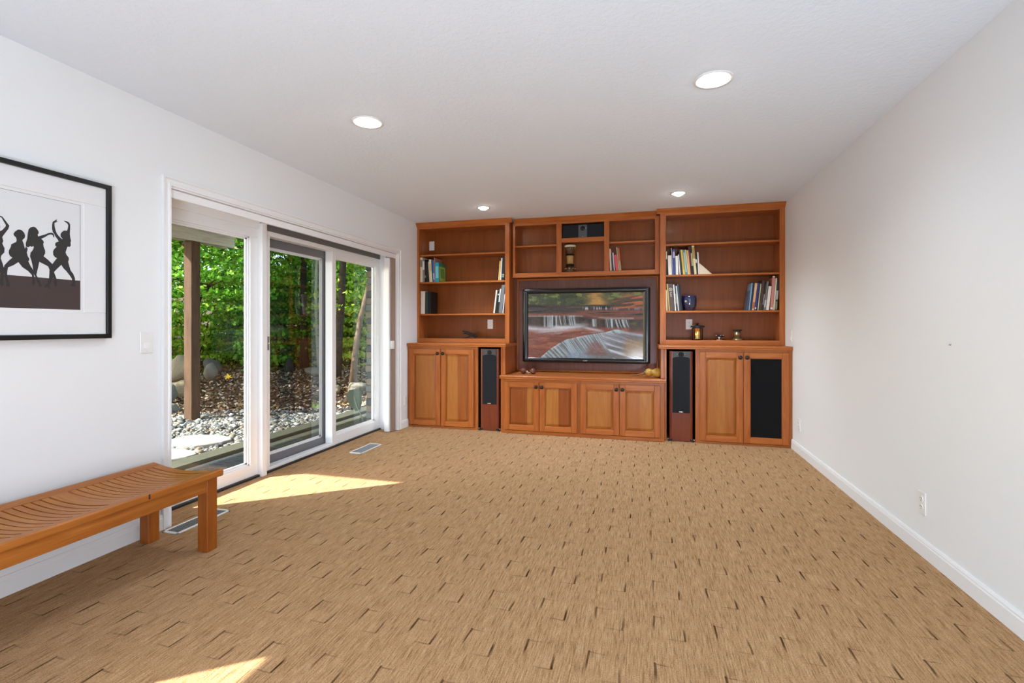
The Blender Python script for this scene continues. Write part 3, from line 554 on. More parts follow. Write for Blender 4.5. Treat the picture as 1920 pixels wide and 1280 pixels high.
# centre hutch
hx0, hx1, hy = -1.506, .164, 5.65
e = empty('hutch', ((hx0 + hx1) / 2, hy, 1.752), label='cherry hutch of open cubbies above the television', cat='cabinet'); W = lambda o: world_child(o, e)
for a in ((hx0, -1.475, 1.752, 2.395), (.114, hx1, 1.752, 2.395), (-.983, -.921, 1.803, 2.362), (-.438, -.380, 1.803, 2.362)): W(box('stile', M['cherry_z'], a[0], a[1], hy, hy + .02, a[2], a[3]))
W(box('bottom_rail', M['cherry_x'], -1.475, .114, hy, hy + .02, 1.752, 1.803)); W(box('top_rail', M['cherry_x'], -1.475, .114, hy, hy + .02, 2.362, 2.395))
W(box('middle_rail', M['cherry_x'], -.921, -.438, hy, hy + .02, 2.142, 2.194))
for a, b in ((hx0, -1.486), (.125, hx1 - .0), (-.975, -.957), (-.947, -.929), (-.430, -.412), (-.404, -.388)): W(box('divider', M['cherry_z'], a, b, hy + .02, 5.835, 1.752, 2.39, bev=0))
W(box('back_panel', M['cherry_back_shade'], hx0, hx1, 5.835, 5.845, 1.752, 2.39, bev=0))
W(box('bottom_board', M['cherry_x'], -1.486, .125, hy + .02, 5.835, 1.785, 1.802, bev=0)); W(box('top_board', M['cherry_x'], -1.486, .125, hy + .02, 5.835, 2.372, 2.39, bev=0))
W(box('shelf', M['cherry_x'], -1.485, -.976, hy + .026, 5.834, 2.113, 2.133)); W(box('shelf', M['cherry_x'], -.387, .124, hy + .026, 5.834, 2.113, 2.133))
W(box('speaker_shelf', M['cherry_x'], -.928, -.431, hy + .02, 5.834, 2.173, 2.193, bev=0))
W(crown(-1.486, .129, hy, 'crown_moulding', None))
# niche panel behind the television
e = empty('wood_alcove', (-.66, 5.80, .632), label='dark mahogany panel with moulded frame behind the television', cat='wall panel'); W = lambda o: world_child(o, e)
nx0, nx1, nz0, nz1 = -1.520, .163, .637, 1.751
W(box('panel', M['cherry_dark'], nx0, nx1, 5.80, 5.83, nz0, nz1, bev=0))
mp = [(0, 0), (-.010, .002), (-.014, .010), (-.010, .018), (-.004, .022), (0, .022)]
X0, X1 = -1.492, .158
for zz, sgn in ((nz0, 1), (nz1, -1)): W(B().prism([(5.80 + a, zz + sgn * c) for a, c in mp], X0, X1, 'x').build('moulding', M['cherry_x']))
for xx, sgn in ((X0, 1), (X1, -1)): W(B().prism([(xx + sgn * c, 5.80 + a) for a, c in mp], nz0 + .004, nz1 - .004, 'z').build('moulding', M['cherry_z']))

def raised_field(x0, x1, z0, z1, y, el, er, bev=.026, proud=.013):
    """one glued board of a raised panel: flat field, bevel along the outer edges"""
    xs = [x0] + ([x0 + bev] if el else []) + ([x1 - bev] if er else []) + [x1]; zs = [z0, z0 + bev, z1 - bev, z1]
    h = lambda x, z: y - (0 if (z in (z0, z1) or (el and x == x0) or (er and x == x1)) else proud)
    V = [(x, h(x, z), z) for z in zs for x in xs]; n = len(xs)
    F = [(j * n + i, j * n + i + 1, (j + 1) * n + i + 1, (j + 1) * n + i) for j in range(3) for i in range(n - 1)]
    return V, F
def cab_door(parent, x0, x1, z0, z1, y, boards, knob, st=.056, grille=None):
    b = B(); t = .019
    b.box(x0, x0 + st, y - t, y, z0, z1, .003).box(x1 - st, x1, y - t, y, z0, z1, .003)
    b.mi = 1; b.box(x0 + st, x1 - st, y - t, y, z0, z0 + st, .002).box(x0 + st, x1 - st, y - t, y, z1 - st, z1, .002)
    b.mi = 0
    for a in ((x0 + st, x0 + st + .006, z0 + st, z1 - st), (x1 - st - .006, x1 - st, z0 + st, z1 - st), (x0 + st, x1 - st, z0 + st, z0 + st + .006), (x0 + st, x1 - st, z1 - st - .006, z1 - st)):
        b.box(a[0], a[1], y - t + .005, y, a[2], a[3])
    d = world_child(b.build('door', [M['cherry_z'], M['cherry_x']]), parent)
    px0, px1, pz0, pz1 = x0 + st + .006, x1 - st - .006, z0 + st + .006, z1 - st - .006
    if grille:
        g = B().box(px0 - .004, px1 + .004, y - .012, y - .006, pz0 - .004, pz1 + .004, .001).build('speaker_cloth', M['cloth']); g.parent = d; g['label'] = 'black cloth panel'
    else:
        n = len(boards); 
        cuts = [px0] + [px0 + (px1 - px0) * q for _, q in boards]
        for i, (mt, _) in enumerate(boards):
            V, F = raised_field(cuts[i], cuts[i + 1], pz0, pz1, y - .003, i == 0, i == n - 1)
            o = ME('panel_board', V, F, M[mt], d)
    kz = z1 - .050; kx = x1 - .028 if knob == 'r' else x0 + .028
    k = B().lathe([(.0065, 0), (.006, -.014), (.0175, -.017), (.0205, -.022), (.0175, -.029), (.008, -.032), (0, -.0325)], (kx, y - t, kz), 16, 'y').build('knob', M['knob']); k.parent = d
    return d
def base_cab(name, label, x0, x1, yf, h, kick, doors, stiles, extra=None, sides=(1, 1)):
    e = empty(name, ((x0 + x1) / 2, yf, 0), label=label, cat='cabinet'); W = lambda o: world_child(o, e)
    for a, c in stiles: W(box('stile', M['cherry_z'], a, c, yf, yf + .02, kick, h, bev=.001))
    inner = [(stiles[i][1], stiles[i + 1][0]) for i in range(len(stiles) - 1)]
    for a, c in inner: W(box('rail', M['cherry_x'], a, c, yf, yf + .02, h - .035, h, bev=0))
    W(box('rail', M['cherry_x'], x0, x1, yf, yf + .02, 0.0, kick, bev=.001))
    W(box('side_panel', M['cherry_z'], x0, x0 + .018, yf + .02, 5.84, 0.0, h, bev=0)); W(box('side_panel', M['cherry_z'], x1 - .018, x1, yf + .02, 5.84, 0, h, bev=0))
    W(box('bottom_board', M['cherry_x'], x0 + .018, x1 - .018, yf + .02, 5.84, kick - .02, kick - .002, bev=0))
    for d in doors: cab_door(e, *d[:4], yf - .001, d[4], d[5], grille=(d[6] if len(d) > 6 else None))
    return e
YS = 5.31
bc = base_cab('base_cabinet', 'two-door cherry base cabinet in the left corner, reddish and honey panels', XL + .001, -1.823, YS, .944, .02,
    [(-2.666, -2.276, .028, .915, [('board_d', 1)], 'r'), (-2.267, -1.869, .028, .915, [('board_b', .52), ('board_a', 1)], 'l')], [(XL + .001, -2.655), (-2.285, -2.258), (-1.880, -1.823)])
bc = base_cab('base_cabinet', 'low four-door cherry cabinet under the television', -1.527, .197, 5.25, .600, .035,
    [(-1.490, -1.100, .042, .572, [('board_c', .74), ('board_b', 1)], 'r'), (-1.094, -.690, .042, .572, [('board_b', .52), ('board_c', 1)], 'l'),
     (-.650, -.251, .042, .572, [('board_b', .78), ('board_d', 1)], 'r'), (-.246, .157, .042, .572, [('board_d', .52), ('board_b', 1)], 'l')],
    [(-1.527, -1.480), (-1.110, -1.083), (-.702, -.640), (-.262, -.236), (.145, .197)])
bc = base_cab('base_cabinet', 'two-door cherry base cabinet in the right corner with black cloth door', .502, XR - .001, YS, .944, .02,
    [(.542, .943, .026, .920, [('board_d', .36), ('board_b', .62), ('board_d', 1)], 'r'), (.949, 1.349, .026, .920, [], 'l', True)], [(.502, .555), (.930, .962), (1.338, XR - .001)])
def niche_side(x0, x1, label):
    e = empty('cabinet_upright', ((x0 + x1) / 2, YS, 0), label=label, cat='cabinet panel')
    world_child(box('panel', M['cherry_z'], x0, x1, YS, 5.84, 0, .944), e)
    world_child(box('base_block', M['cherry_x'], x0 + .004, x1 - .004, YS + .002, YS + .03, .0, .02, bev=0), e) if False else None
niche_side(-1.553, -1.5285, 'upright cherry panel between the left tower speaker and the low cabinet')
niche_side(.1985, .222, 'upright cherry panel between the low cabinet and the right tower speaker')
for x0, x1, lab in ((-1.528, -1.500, 'narrow cherry upright above the left end of the low worktop'), (.166, .197, 'narrow cherry upright above the right end of the low worktop')):
    tag(box('niche_upright', M['cherry_z'], x0, x1, YS, 5.795, .638, .944), lab, 'cabinet panel')
# dark lining of the two speaker slots
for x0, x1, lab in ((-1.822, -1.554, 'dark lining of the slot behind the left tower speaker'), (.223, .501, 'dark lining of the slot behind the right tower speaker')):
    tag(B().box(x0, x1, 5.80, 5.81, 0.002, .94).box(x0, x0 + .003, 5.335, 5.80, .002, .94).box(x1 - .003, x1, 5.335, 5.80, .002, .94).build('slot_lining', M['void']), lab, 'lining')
def worktop(x0, x1, yf, yb, z0, z1, label, inner=None):
    b = B().prism([(yf, z0), (yf - .002, z0 + .004), (yf - .002, z0 + .010), (yf + .004, z0 + .014), (yf, z0 + .018), (yf, z1 - .004), (yf + .004, z1), (yb if not inner else 5.308, z1), (yb if not inner else 5.308, z0)], x0, x1, 'x')
    if inner: b.box(inner[0], inner[1], 5.308, yb, z0, z1)
    return tag(b.build('worktop', M['cherry_x']), label, 'worktop')
worktop(XL + .001, -1.488, 5.285, 5.845, .945, .980, 'cherry worktop over the left cabinet and left tower speaker')
worktop(.146, XR - .001, 5.285, 5.845, .945, .980, 'cherry worktop over the right cabinet and right tower speaker')
worktop(-1.545, .214, 5.222, 5.80, .601, .636, 'low cherry worktop under the television', (-1.5275, .1975))

# ------------------------------------------------------------------ speakers
def text(name, s, size, mat, parent, loc, rot=(pi / 2, 0, 0), ext=.0004):
    c = bpy.data.curves.new(name, 'FONT'); c.body = s; c.size = size; c.extrude = ext; c.align_x = 'CENTER'; c.align_y = 'CENTER'; c.resolution_u = 2
    o = bpy.data.objects.new(name, c); COL.objects.link(o); bpy.context.view_layer.update()
    m = bpy.data.meshes.new_from_object(o.evaluated_get(bpy.context.evaluated_depsgraph_get())); bpy.data.objects.remove(o)
    m.materials.clear(); m.materials.append(mat); q = link(name, m, parent); q.location = loc; q.rotation_euler = rot; return q
def tower(cx, w_, y, h, gx, gz0, gz1, label):
    e = empty('tower_speaker', (cx, y, 0), label=label, cat='speaker'); r = .025; hw = w_ / 2
    prof = [(-hw, .30), (-hw, r), (-hw + .007, .007), (-hw + r, 0), (hw - r, 0), (hw - .007, .007), (hw, r), (hw, .30)]
    b = B().prism(prof, .03, h - .003, 'z'); o = b.build('cabinet', M['speaker_wood'], e)
    # rounded foot
    B().prism([(-hw + .02, .004), (-hw + .002, .022), (-hw + .001, .03), (hw - .001, .03), (hw - .002, .022), (hw - .02, .004)], .002, .28, 'y').build('foot', M['speaker_wood'], e)
    g = gx
    B().box(-g, g, -.008, .006, gz1 - .01, h - .004, .002).build('tweeter_plate', M['speaker_plate'], e)
    arc = [(-g, gz0)] + [(g, gz0)] + [(g * cos(a), gz1 - .016 + .022 * sin(a)) for a in np.linspace(0, pi, 17)]
    B().prism(arc, -.013, .004, 'y').build('grille', M['speaker_cloth'], e)
    tw = B().lathe([(.026, -.008), (.026, -.011), (.020, -.012), (.012, -.009), (.009, -.012), (0, -.015)], (0, 0, gz1 + .028), 20, 'y').build('tweeter', M['blackmat'], e)
    for s in (-1, 1): q = B().lathe([(.004, -.008), (.003, -.0105), (0, -.011)], (s * .036, 0, gz1 + .030), 8, 'y').build('screw', M['chrome'], e)
    B().box(-.020, .020, -.0150, -.0125, gz0 + .004, gz0 + .014, .001).build('badge', M['chrome'], e)
    for s in (-1, 1):
        f_ = B().prism([(s * (hw - .03), .01), (s * (hw + .012), .0), (s * (hw + .012), .012), (s * (hw - .03), .028)], -.004, .02, 'y').build('outrigger', M['blackmat'], e)
        q = B().lathe([(0, 0), (.006, .006), (.006, .02), (.009, .021), (.009, .028), (0, .03)], (s * (hw + .012), .002, 0), 10).build('spike', M['chrome']); q.parent = f_
tower(-1.687, .222, 5.315, .925, .080, .300, .855, 'reddish tower speaker with charcoal grille in the left slot')
tower(.364, .232, 5.315, .925, .084, .295, .862, 'reddish tower speaker with charcoal grille in the right slot')
e = empty('centre_speaker', (-.680, 5.672, 2.194), label='black horizontal centre speaker in the top cubby of the hutch', cat='speaker')
B().box(-.232, .232, .0, .16, .002, .150, .003).build('cabinet', M['blackmat'], e)
B().box(-.232, -.052, -.008, .002, .004, .148, .002).build('grille', M['speaker_cloth'], e); B().box(.052, .232, -.008, .002, .004, .148, .002).build('grille', M['speaker_cloth'], e)
B().box(-.050, .050, -.006, .002, .004, .148, .001).build('tweeter_plate', M['speaker_plate'], e)
B().lathe([(.027, -.006), (.027, -.009), (.020, -.010), (.011, -.007), (.008, -.010), (0, -.012)], (0, 0, .105), 20, 'y').build('tweeter', M['black'], e)
for s in (-1, 1): B().lathe([(.005, -.006), (.004, -.009), (0, -.0095)], (s * .033, 0, .108), 8, 'y').build('screw', M['chrome'], e)
B().box(-.010, .010, -.009, -.006, .010, .017, .001).build('badge', M['chrome'], e)

# ------------------------------------------------------------------ television
tx0, tx1, tz0, tz1, ty = -1.397, .065, .756, 1.617, 5.70
e = empty('television', ((tx0 + tx1) / 2, ty, tz0), label='wide black television showing a red-rock waterfall', cat='television'); W = lambda o: world_child(o, e)
b = B(); sx0, sx1, sz0, sz1 = -1.328, -.014, .810, 1.560; r = .035
def rr(x0, x1, z0, z1, r, n=6):
    p = []
    for cx, cz, a0 in ((x1 - r, z0 + r, -pi / 2), (x1 - r, z1 - r, 0), (x0 + r, z1 - r, pi / 2), (x0 + r, z0 + r, pi)):
        p += [(cx + r * cos(a0 + pi / 2 * i / n), cz + r * sin(a0 + pi / 2 * i / n)) for i in range(n + 1)]
    return p
# bezel: outer rounded ring, bulging profile, down to the screen opening
rings = [(0, .03, .022), (0, .006, .022), (.006, .0, .020), (.018, -.006, .016), (.045, -.006, .004), (.047, .002, .003)]
bez = B(); prev = None; IN = (sx0 - tx0, tx1 - sx1, sz0 - tz0, tz1 - sz1)
for k, (ins, dy, rad) in enumerate([(0, .05, .02), (0, .008, .02), (.06, .001, .019), (.16, -.004, .018), (.97, -.0045, .004), (1.0, .003, .003)]):
    q = rr(tx0 + IN[0] * ins, tx1 - IN[1] * ins, tz0 + IN[2] * ins, tz1 - IN[3] * ins, rad)
    cur = [bez.bm.verts.new((x, ty + dy, z)) for x, z in q]
    if prev:
        for i in range(len(cur)): fc = bez.bm.faces.new((prev[i], prev[(i + 1) % len(cur)], cur[(i + 1) % len(cur)], cur[i])); fc.smooth = k in (3, 4)
    prev = cur
W(bez.build('bezel', M['black']))
W(box('back_cover', M['blackmat'], tx0 + .01, tx1 - .01, ty + .012, 5.79, tz0 + .01, tz1 - .01))
# waterfall picture: colours on a fine grid of the flat screen
def fbm(x, y, sx, sy, seed, oct_=4):
    v = np.zeros_like(x); a = 1.0; tot = 0
    for o in range(oct_):
        rg = np.random.default_rng(seed + o); G = rg.random((66, 66)); fx = x * sx * 2 ** o; fy = y * sy * 2 ** o
        ix = np.floor(fx).astype(int); iy = np.floor(fy).astype(int); tx_ = fx - ix; ty_ = fy - iy
        tx_ = tx_ * tx_ * (3 - 2 * tx_); ty_ = ty_ * ty_ * (3 - 2 * ty_); g = lambda a_, b_: G[a_ % 66, b_ % 66]
        v += a * ((g(ix, iy) * (1 - tx_) + g(ix + 1, iy) * tx_) * (1 - ty_) + (g(ix, iy + 1) * (1 - tx_) + g(ix + 1, iy + 1) * tx_) * ty_); tot += a; a *= .55
    return v / tot
NX, NZ = 400, 228
gx, gy = np.meshgrid((np.arange(NX) + .5) / NX, (np.arange(NZ) + .5) / NZ)   # u right, v down
hexc = lambda h: np.array([int(h[i:i + 2], 16) / 255 for i in (0, 2, 4)])
def sm(a, b_, x): t_ = np.clip((x - a) / (b_ - a), 0, 1); return t_ * t_ * (3 - 2 * t_)
img = np.ones((NZ, NX, 3)) * hexc('5c4a40')
def lay(col_, mask):
    global img
    c = hexc(col_) if isinstance(col_, str) else col_; img = img * (1 - mask[..., None]) + c * mask[..., None]
n1 = fbm(gx, gy, 9, 9, 1); n2 = fbm(gx, gy, 3, 40, 5); n3 = fbm(gx, gy, 60, 3, 9); n4 = fbm(gx, gy, 22, 22, 14); n5 = fbm(gx, gy, 5, 60, 33)
top = 1 - sm(.15, .20, gy + .04 * (n1 - .5) - .03 * gx + .0)
lay('4c5438', top); lay('77823f', top * sm(.50, .62, n4)); lay('3a3f33', top * sm(.52, .40, n1) * .6)
oct_m = top * np.exp(-((gx - .60) / .075) ** 2) ; lay('c98a45', np.clip(oct_m * (.5 + n4), 0, 1) * .85); lay('d9983c', top * np.exp(-((gx - .64) / .06) ** 2 - ((gy - .16) / .05) ** 2) * .8)
lay('b9713f', top * np.exp(-((gx - .88) / .07) ** 2 - ((gy - .06) / .05) ** 2) * .8)
dia = gy + .22 * (gx - .8); rk = sm(.70, .78, gx) * (1 - sm(.22, .27, gy)) * sm(.07, .10, dia)
lay('5a4238', rk * .85); lay('c4632f', rk * sm(.52, .60, fbm(gx * 1, dia, 4, 34, 50))); lay('cf5f36', rk * sm(.21, .22, gy) * (1 - sm(.245, .26, gy)) * .8)
mid = sm(.15, .19, gy - .03 * gx) * (1 - sm(.33, .37, gy)); mid = mid * (1 - rk)
lay('4f443f', mid * .9); lay('2d2927', mid * sm(.52, .42, n2)); lay('86796f', mid * sm(.58, .70, n5) * .6); lay('8f4a3a', mid * sm(.25, .29, gy) * sm(.4, .5, gx) * sm(.45, .6, n2))
lay('c9cdd2', mid * np.exp(-((gy - .235 - .0) / .022) ** 2) * sm(.55, .68, n3) * sm(.45, .5, gx) * .9)
ledge = np.exp(-((gy - (.325 + .06 * sm(.4, .8, gx))) / .022) ** 2); lay('a05440', ledge * .85); lay('b9bcc0', np.exp(-((gy - (.350 + .04 * sm(.4, .8, gx))) / .012) ** 2) * sm(.45, .55, n1) * .55)
cl = sm(.355, .375, gy - .05 * sm(.4, .7, gx)) * (1 - sm(.50, .55, gy - .05 * sm(.4, .8, gx))); lay('3f3834', cl * .9); lay('5f4a3c', cl * sm(.5, .6, n3) * .6)
def falls(u0, u1, v0, v1, den, col_='c4d2d8', lean=0):
    uu = gx - lean * np.clip(gy - v0, 0, 1) ** 1.3
    m = sm(u0 - .015, u0 + .01, uu) * (1 - sm(u1 - .01, u1 + .015, uu)) * sm(v0 - .012, v0 + .006, gy) * (1 - sm(v1 - .02, v1 + .02, gy))
    s_ = fbm(uu, gy, 130, 1.5, 60 + int(u0 * 100), 3); lay(col_, m * sm(den - .05, den + .30, s_) * .92)
falls(.145, .275, .345, .52, .36); falls(.275, .42, .345, .49, .42, 'bccbd2', .15); falls(.57, .605, .40, .52, .30, 'c2ccd2', .1); falls(.69, .75, .40, .56, .35, 'bfd0dc', .1); falls(.75, .87, .41, .60, .40, 'b7c8d4', .35)
bed = sm(.50, .56, gy); lay('9c5543', bed * .9); lay('b5654c', bed * sm(.45, .6, fbm(gx, gy, 6, 30, 70)) * .7); lay('7a4238', bed * sm(.55, .42, fbm(gx, gy, 8, 26, 75)) * .6)
foam = np.exp(-((gy - (.535 + .03 * np.sin(gx * 9))) / .045) ** 2) * (1 - sm(.45, .60, gx)); lay('cfd2e0', foam * (.55 + .45 * n2)); lay('e6e6ee', np.exp(-((gx - .30) / .1) ** 2 - ((gy - .525) / .025) ** 2) * .8)
lay('b7b3c8', np.exp(-((gy - (.60 + .05 * (gx - .3))) / .03) ** 2) * (1 - sm(.5, .7, gx)) * sm(.48, .62, fbm(gx, gy + gx * .2, 8, 40, 80)) * .8)
lay('c6cbd8', np.exp(-((gy - (.53 + .33 * (gx - .5))) / .02) ** 2) * sm(.48, .54, gx) * (1 - sm(.62, .7, gx)) * .8)
crest = np.interp(gx[0], [0, .12, .20, .28, .34, .42, .52, .62, .68, .76, 1], [1.3, .98, .86, .77, .71, .68, .64, .61, .60, .555, .56])[None, :] + 0 * gy
below = sm(0, .012, gy - crest) * (1 - sm(.80, .86, gx)); dpt = gy - crest
lay('77797c', below * .95); uu = gx - .35 * np.clip(dpt, 0, 1)
lay('a9bcc6', below * sm(.42, .62, fbm(uu, gy, 120, 2, 90, 3)) * (1 - sm(.20, .34, dpt)) * .95)
lay('cddbe2', below * np.exp(-(dpt / .03) ** 2) * sm(.35, .6, fbm(uu, gy, 50, 2, 95, 3)) * .8)
lay('8ea5bd', below * sm(.12, .30, dpt) * sm(.30, .42, gx) * (1 - sm(.5, .62, gx)) * (.5 + .5 * n3))
pool = sm(.47, .55, gx - .25 * (.95 - gy)) * (1 - sm(.61, .66, gx - .35 * (gy - .75))) * sm(.72, .78, gy) * (1 - sm(.93, .97, gy)); lay('8a5a56', pool * .7); lay('a8706a', pool * sm(.5, .6, n2) * .5)
dr = gy - .55 * (gx - .66) - .60; right = sm(.0, .03, gx - .64 - .35 * np.clip(gy - .70, 0, 1)) * sm(.58, .64, gy + .1 * (.7 - gx))
st = fbm(gx * .9 + gy * .2, dr, 3, 34, 110); lay('8f8f9c', right * .9); lay('c3c6d6', right * sm(.46, .62, st) * .95); lay('dfe2ec', right * sm(.62, .75, st) * .8); lay('6c625c', right * sm(.46, .36, st) * .6)
gold = right * sm(.80, .90, gx) * sm(.68, .76, gy) * (1 - sm(.93, 1.0, gy)); lay('a98352', gold * (.45 + .6 * (1 - st)))
lay('a9c3d6', np.exp(-((gy - (.585 + .28 * (gx - .78))) / .02) ** 2) * sm(.74, .8, gx) * .8)
lay('55463c', sm(.87, .9, gx) * np.exp(-((gy - .54) / .055) ** 2) * .8); lay('6d6f3a', np.exp(-((gx - .92) / .025) ** 2 - ((gy - .47) / .02) ** 2) * .8)
lay('c7cbd3', (gx < .045) * (gy < .52) * .0 * gx)
gm = img.mean(2, keepdims=True); img = gm + (img - gm) * .80; img = np.clip(img + (fbm(gx, gy, 60, 60, 130)[..., None] - .5) * .10, 0, 1)
zs_ = np.linspace(sz1 - .0, sz0, NZ + 1); xs_ = np.linspace(sx0, sx1, NX + 1)
Vx, Vz = np.meshgrid(xs_, zs_); V = np.stack([Vx.ravel(), np.full(Vx.size, ty + .004), Vz.ravel()], 1)
me = bpy.data.meshes.new('screen'); me.vertices.add(len(V)); me.vertices.foreach_set('co', V.ravel())
ii, jj = np.meshgrid(np.arange(NX), np.arange(NZ)); a0 = (jj * (NX + 1) + ii).ravel(); q = np.stack([a0, a0 + NX + 1, a0 + NX + 2, a0 + 1], 1)
me.loops.add(q.size); me.loops.foreach_set('vertex_index', q.ravel()); me.polygons.add(len(q)); me.polygons.foreach_set('loop_start', np.arange(len(q)) * 4)
me.update(calc_edges=True); at = me.color_attributes.new('picture', 'FLOAT_COLOR', 'CORNER')
li = np.where(img <= .04045, img / 12.92, ((img + .055) / 1.055) ** 2.4).reshape(-1, 3); li = np.repeat(np.concatenate([li, np.ones((len(li), 1))], 1), 4, 0)
at.data.foreach_set('color', li.ravel().astype(np.float32))
N = Nodes('waterfall_display', .1, .3); N.col((.01, .01, .01)); ca = N.n('Attribute', attribute_name='picture'); N.l(ca.outputs['Color'], N.b.inputs['Emission Color']); N.b.inputs['Emission Strength'].default_value = .78
me.materials.append(N.m); sc_o = link('screen', me); W(sc_o); 
t_ = text('logo', 'SHARP', .016, plain('logo_silver', (.55, .55, .55), .4), None, (-.655, ty - .0075, .782)); W(t_)

# ------------------------------------------------------------------ framed photograph of dancers
e = empty('framed_photograph', (XL, 1.41, 1.51), label='black-framed photograph of silhouetted dancers on the left wall', cat='picture'); W = lambda o: world_child(o, e)
py0, py1, pz0, pz1 = .885, 1.935, 1.115, 1.903; fw = .021
b = B()
for a in ((py0, py1, pz0, pz0 + fw), (py0, py1, pz1 - fw, pz1), (py0, py0 + fw, pz0 + fw, pz1 - fw), (py1 - fw, py1, pz0 + fw, pz1 - fw)): b.box(XL + .001, XL + .034, *a, .0015)
W(b.build('frame', M['frame_black']))
ay0, ay1, az0, az1 = 1.025, 1.796, 1.257, 1.772
b = B(); g_ = .014
for a in ((py0 + fw, py1 - fw, pz0 + fw, az0 - g_), (py0 + fw, py1 - fw, az1 + g_, pz1 - fw), (py0 + fw, ay0 - g_, az0 - g_, az1 + g_), (ay1 + g_, py1 - fw, az0 - g_, az1 + g_)): b.box(XL + .010, XL + .022, *a, .002)
W(b.build('mat', M['mat']))
W(box('mount', M['mat'], XL + .004, XL + .018, ay0 - g_, ay1 + g_, az0 - g_, az1 + g_, bev=0))
pr_ = W(box('print', M['paper'], XL + .018, XL + .0186, ay0, ay1, az0, az1, bev=0))
edge = B()
for a in ((ay0, ay1, az1 - .0012, az1), (ay1 - .0012, ay1, az0, az1)): edge.box(XL + .0186, XL + .0189, *a)
o = edge.build('print_border', M['ink']); o.parent = pr_
fl = ME('stage_floor', [(XL + .0189, ay0, az0), (XL + .0189, ay1, az0), (XL + .0189, ay1, 1.4005), (XL + .0189, ay0, 1.4005)], [(0, 1, 2, 3)], plain('print_floor_tone', '4a3e3c', .5, .3), pr_)
for k, d in enumerate(DANCERS + [[(y - .115, z) for y, z in DANCERS[1]], [(y - .36, z) for y, z in DANCERS[3]]]):
    o = B().prism([(XL + .0191 + 0 * y, y, z)[1:] for y, z in d], XL + .0190 + k * .00004, XL + .0193 + k * .00004, 'x').build('dancer_figure', M['ink'], pr_)
# ------------------------------------------------------------------ books
PAGES = plain('book_pages', 'd9cfba', .9, .1)
BMAT = {}
def book(x, y, z, w_, h, d, lean, colr, label, group):
    if colr not in BMAT: BMAT[colr] = plain('book_cover_' + colr, colr, .45, .35, var=.12)
    ang = math.atan2(lean, h); hh = h / cos(ang) if abs(ang) > 1e-3 else h; hh -= abs(sin(ang)) * w_; t = .0022; ww = max(w_ * cos(ang) * .96, .006)
    o = B(); 
    if lean >= 0: xo = (0, ww)
    else: xo = (0, ww)
    o.box(0, ww, 0, t * 1.3, 0, hh, .0012).box(0, t, 0, d, 0, hh, .0006).box(ww - t, ww, 0, d, 0, hh, .0006)
    o = o.build('book', BMAT[colr]); o.location = (x, y, z + (ww * sin(ang) if ang > 0 else 0) + .0005)
    if ang < 0: o.location = (x, y, z + .0005)
    o.rotation_euler = (0, ang, 0)
    B().box(t, ww - t, t, d - .004, .004, hh - .004).build('pages', PAGES, o)
    return tag(o, label, 'book', group), ww, hh
NAMED = {}
for grp, Yp, zs, rows_ in BOOKS:
    for x, w_, h, lean, dep, colr, lab in rows_:
        if lean < 0:   # leans left: pivots on its right-hand bottom corner
            pass
        o, ww, hh = book(x, Yp, zs, w_, h, dep, lean, colr, lab, grp); NAMED[lab] = (o, ww, hh)
def band(lab, z0, z1, colr, name='title_band', inset=.08):
    o, ww, hh = NAMED[lab]; k = 'cover_' + colr
    m = BMAT.setdefault(colr, plain('book_cover_' + colr, colr, .5, .3, var=.1))
    B().box(ww * inset, ww * (1 - inset), -.0006, .0004, hh * z0, hh * z1).build(name, m, o)
def find(s): return next(k for k in NAMED if s in k)
for s, a, c, colr in (('cream book at the far left end', .62, .9, '8b867e'), ('grey mottled', .55, .92, 'e2ded6'), ('slim black book, third', .2, .3, '8a8a85'), ('teal book with green', .2, .8, '7fd4dd'),
    ('bright blue book left', .1, .4, 'a9c8ea'), ('tall black book against', .12, .2, '7fa07f'), ('tall black book against', .22, .26, 'c9c9c9'), ('black book next to', .82, .88, 'd8d8d8'), ('black and white slim book', .45, .98, 'e4e2de'),
    ('slim black and white', .66, .98, 'dcd8d2'), ('blue book with picture band', .66, .9, 'b9b2cf'), ('black tall book with pale', .3, .75, 'b9ab86'), ('cream and gold tallest', .55, .95, 'b08c3c'),
    ('short black book right of the cream', .5, .66, 'e8e6e2'), ('black slim book between two pale', .3, .7, '9a9a96'), ('black patterned book right', .2, .6, '8f9096'), ('grey and white patterned', .1, .35, 'c4c2bf'),
    ('dark speckled book', .35, .65, 'b9b9b4'), ('dark speckled book', .02, .28, '8f8763'), ('tall dusty pink book', .03, .08, 'efe2dc'), ('indigo book right', .04, .1, 'd8d8ea'), ('peach spotted', .06, .3, 'b5653a'),
    ('orange and tan patterned', .02, .45, 'b39a72'), ('thick cream book leaning', .5, .8, 'cdb98a'), ('maroon tall book', .3, .8, '6e3a36'), ('yellow book on upper', .2, .9, 'd2ae4a'), ('teal striped', .1, .9, '9fc0ba')):
    band(find(s), a, c, colr)
# the thick brown-grey book: white ring emblem and lettering down the spine
o, ww, hh = NAMED[find('emblem and lettering')]; wm = plain('spine_white', 'e6e0da', .5)
ring = B(); 
for i in range(20):
    a0, a1 = 2 * pi * i / 20, 2 * pi * (i + 1) / 20
    ring.prism([(ww / 2 + r * cos(a), hh * .79 + r * sin(a)) for a, r in ((a0, .017), (a1, .017), (a1, .0135), (a0, .0135))], -.0012, -.0002, 'y')
ring.prism([(ww / 2 - .006, hh * .785), (ww / 2 + .004, hh * .775), (ww / 2 + .008, hh * .80), (ww / 2 - .001, hh * .81)], -.0012, -.0002, 'y').build('emblem', wm, o)
text('lettering', 'Lon', .032, wm, o, (ww / 2, -.0006, hh * .60), (pi / 2, pi / 2, 0) if False else (pi / 2, -pi / 2 * -1, 0))
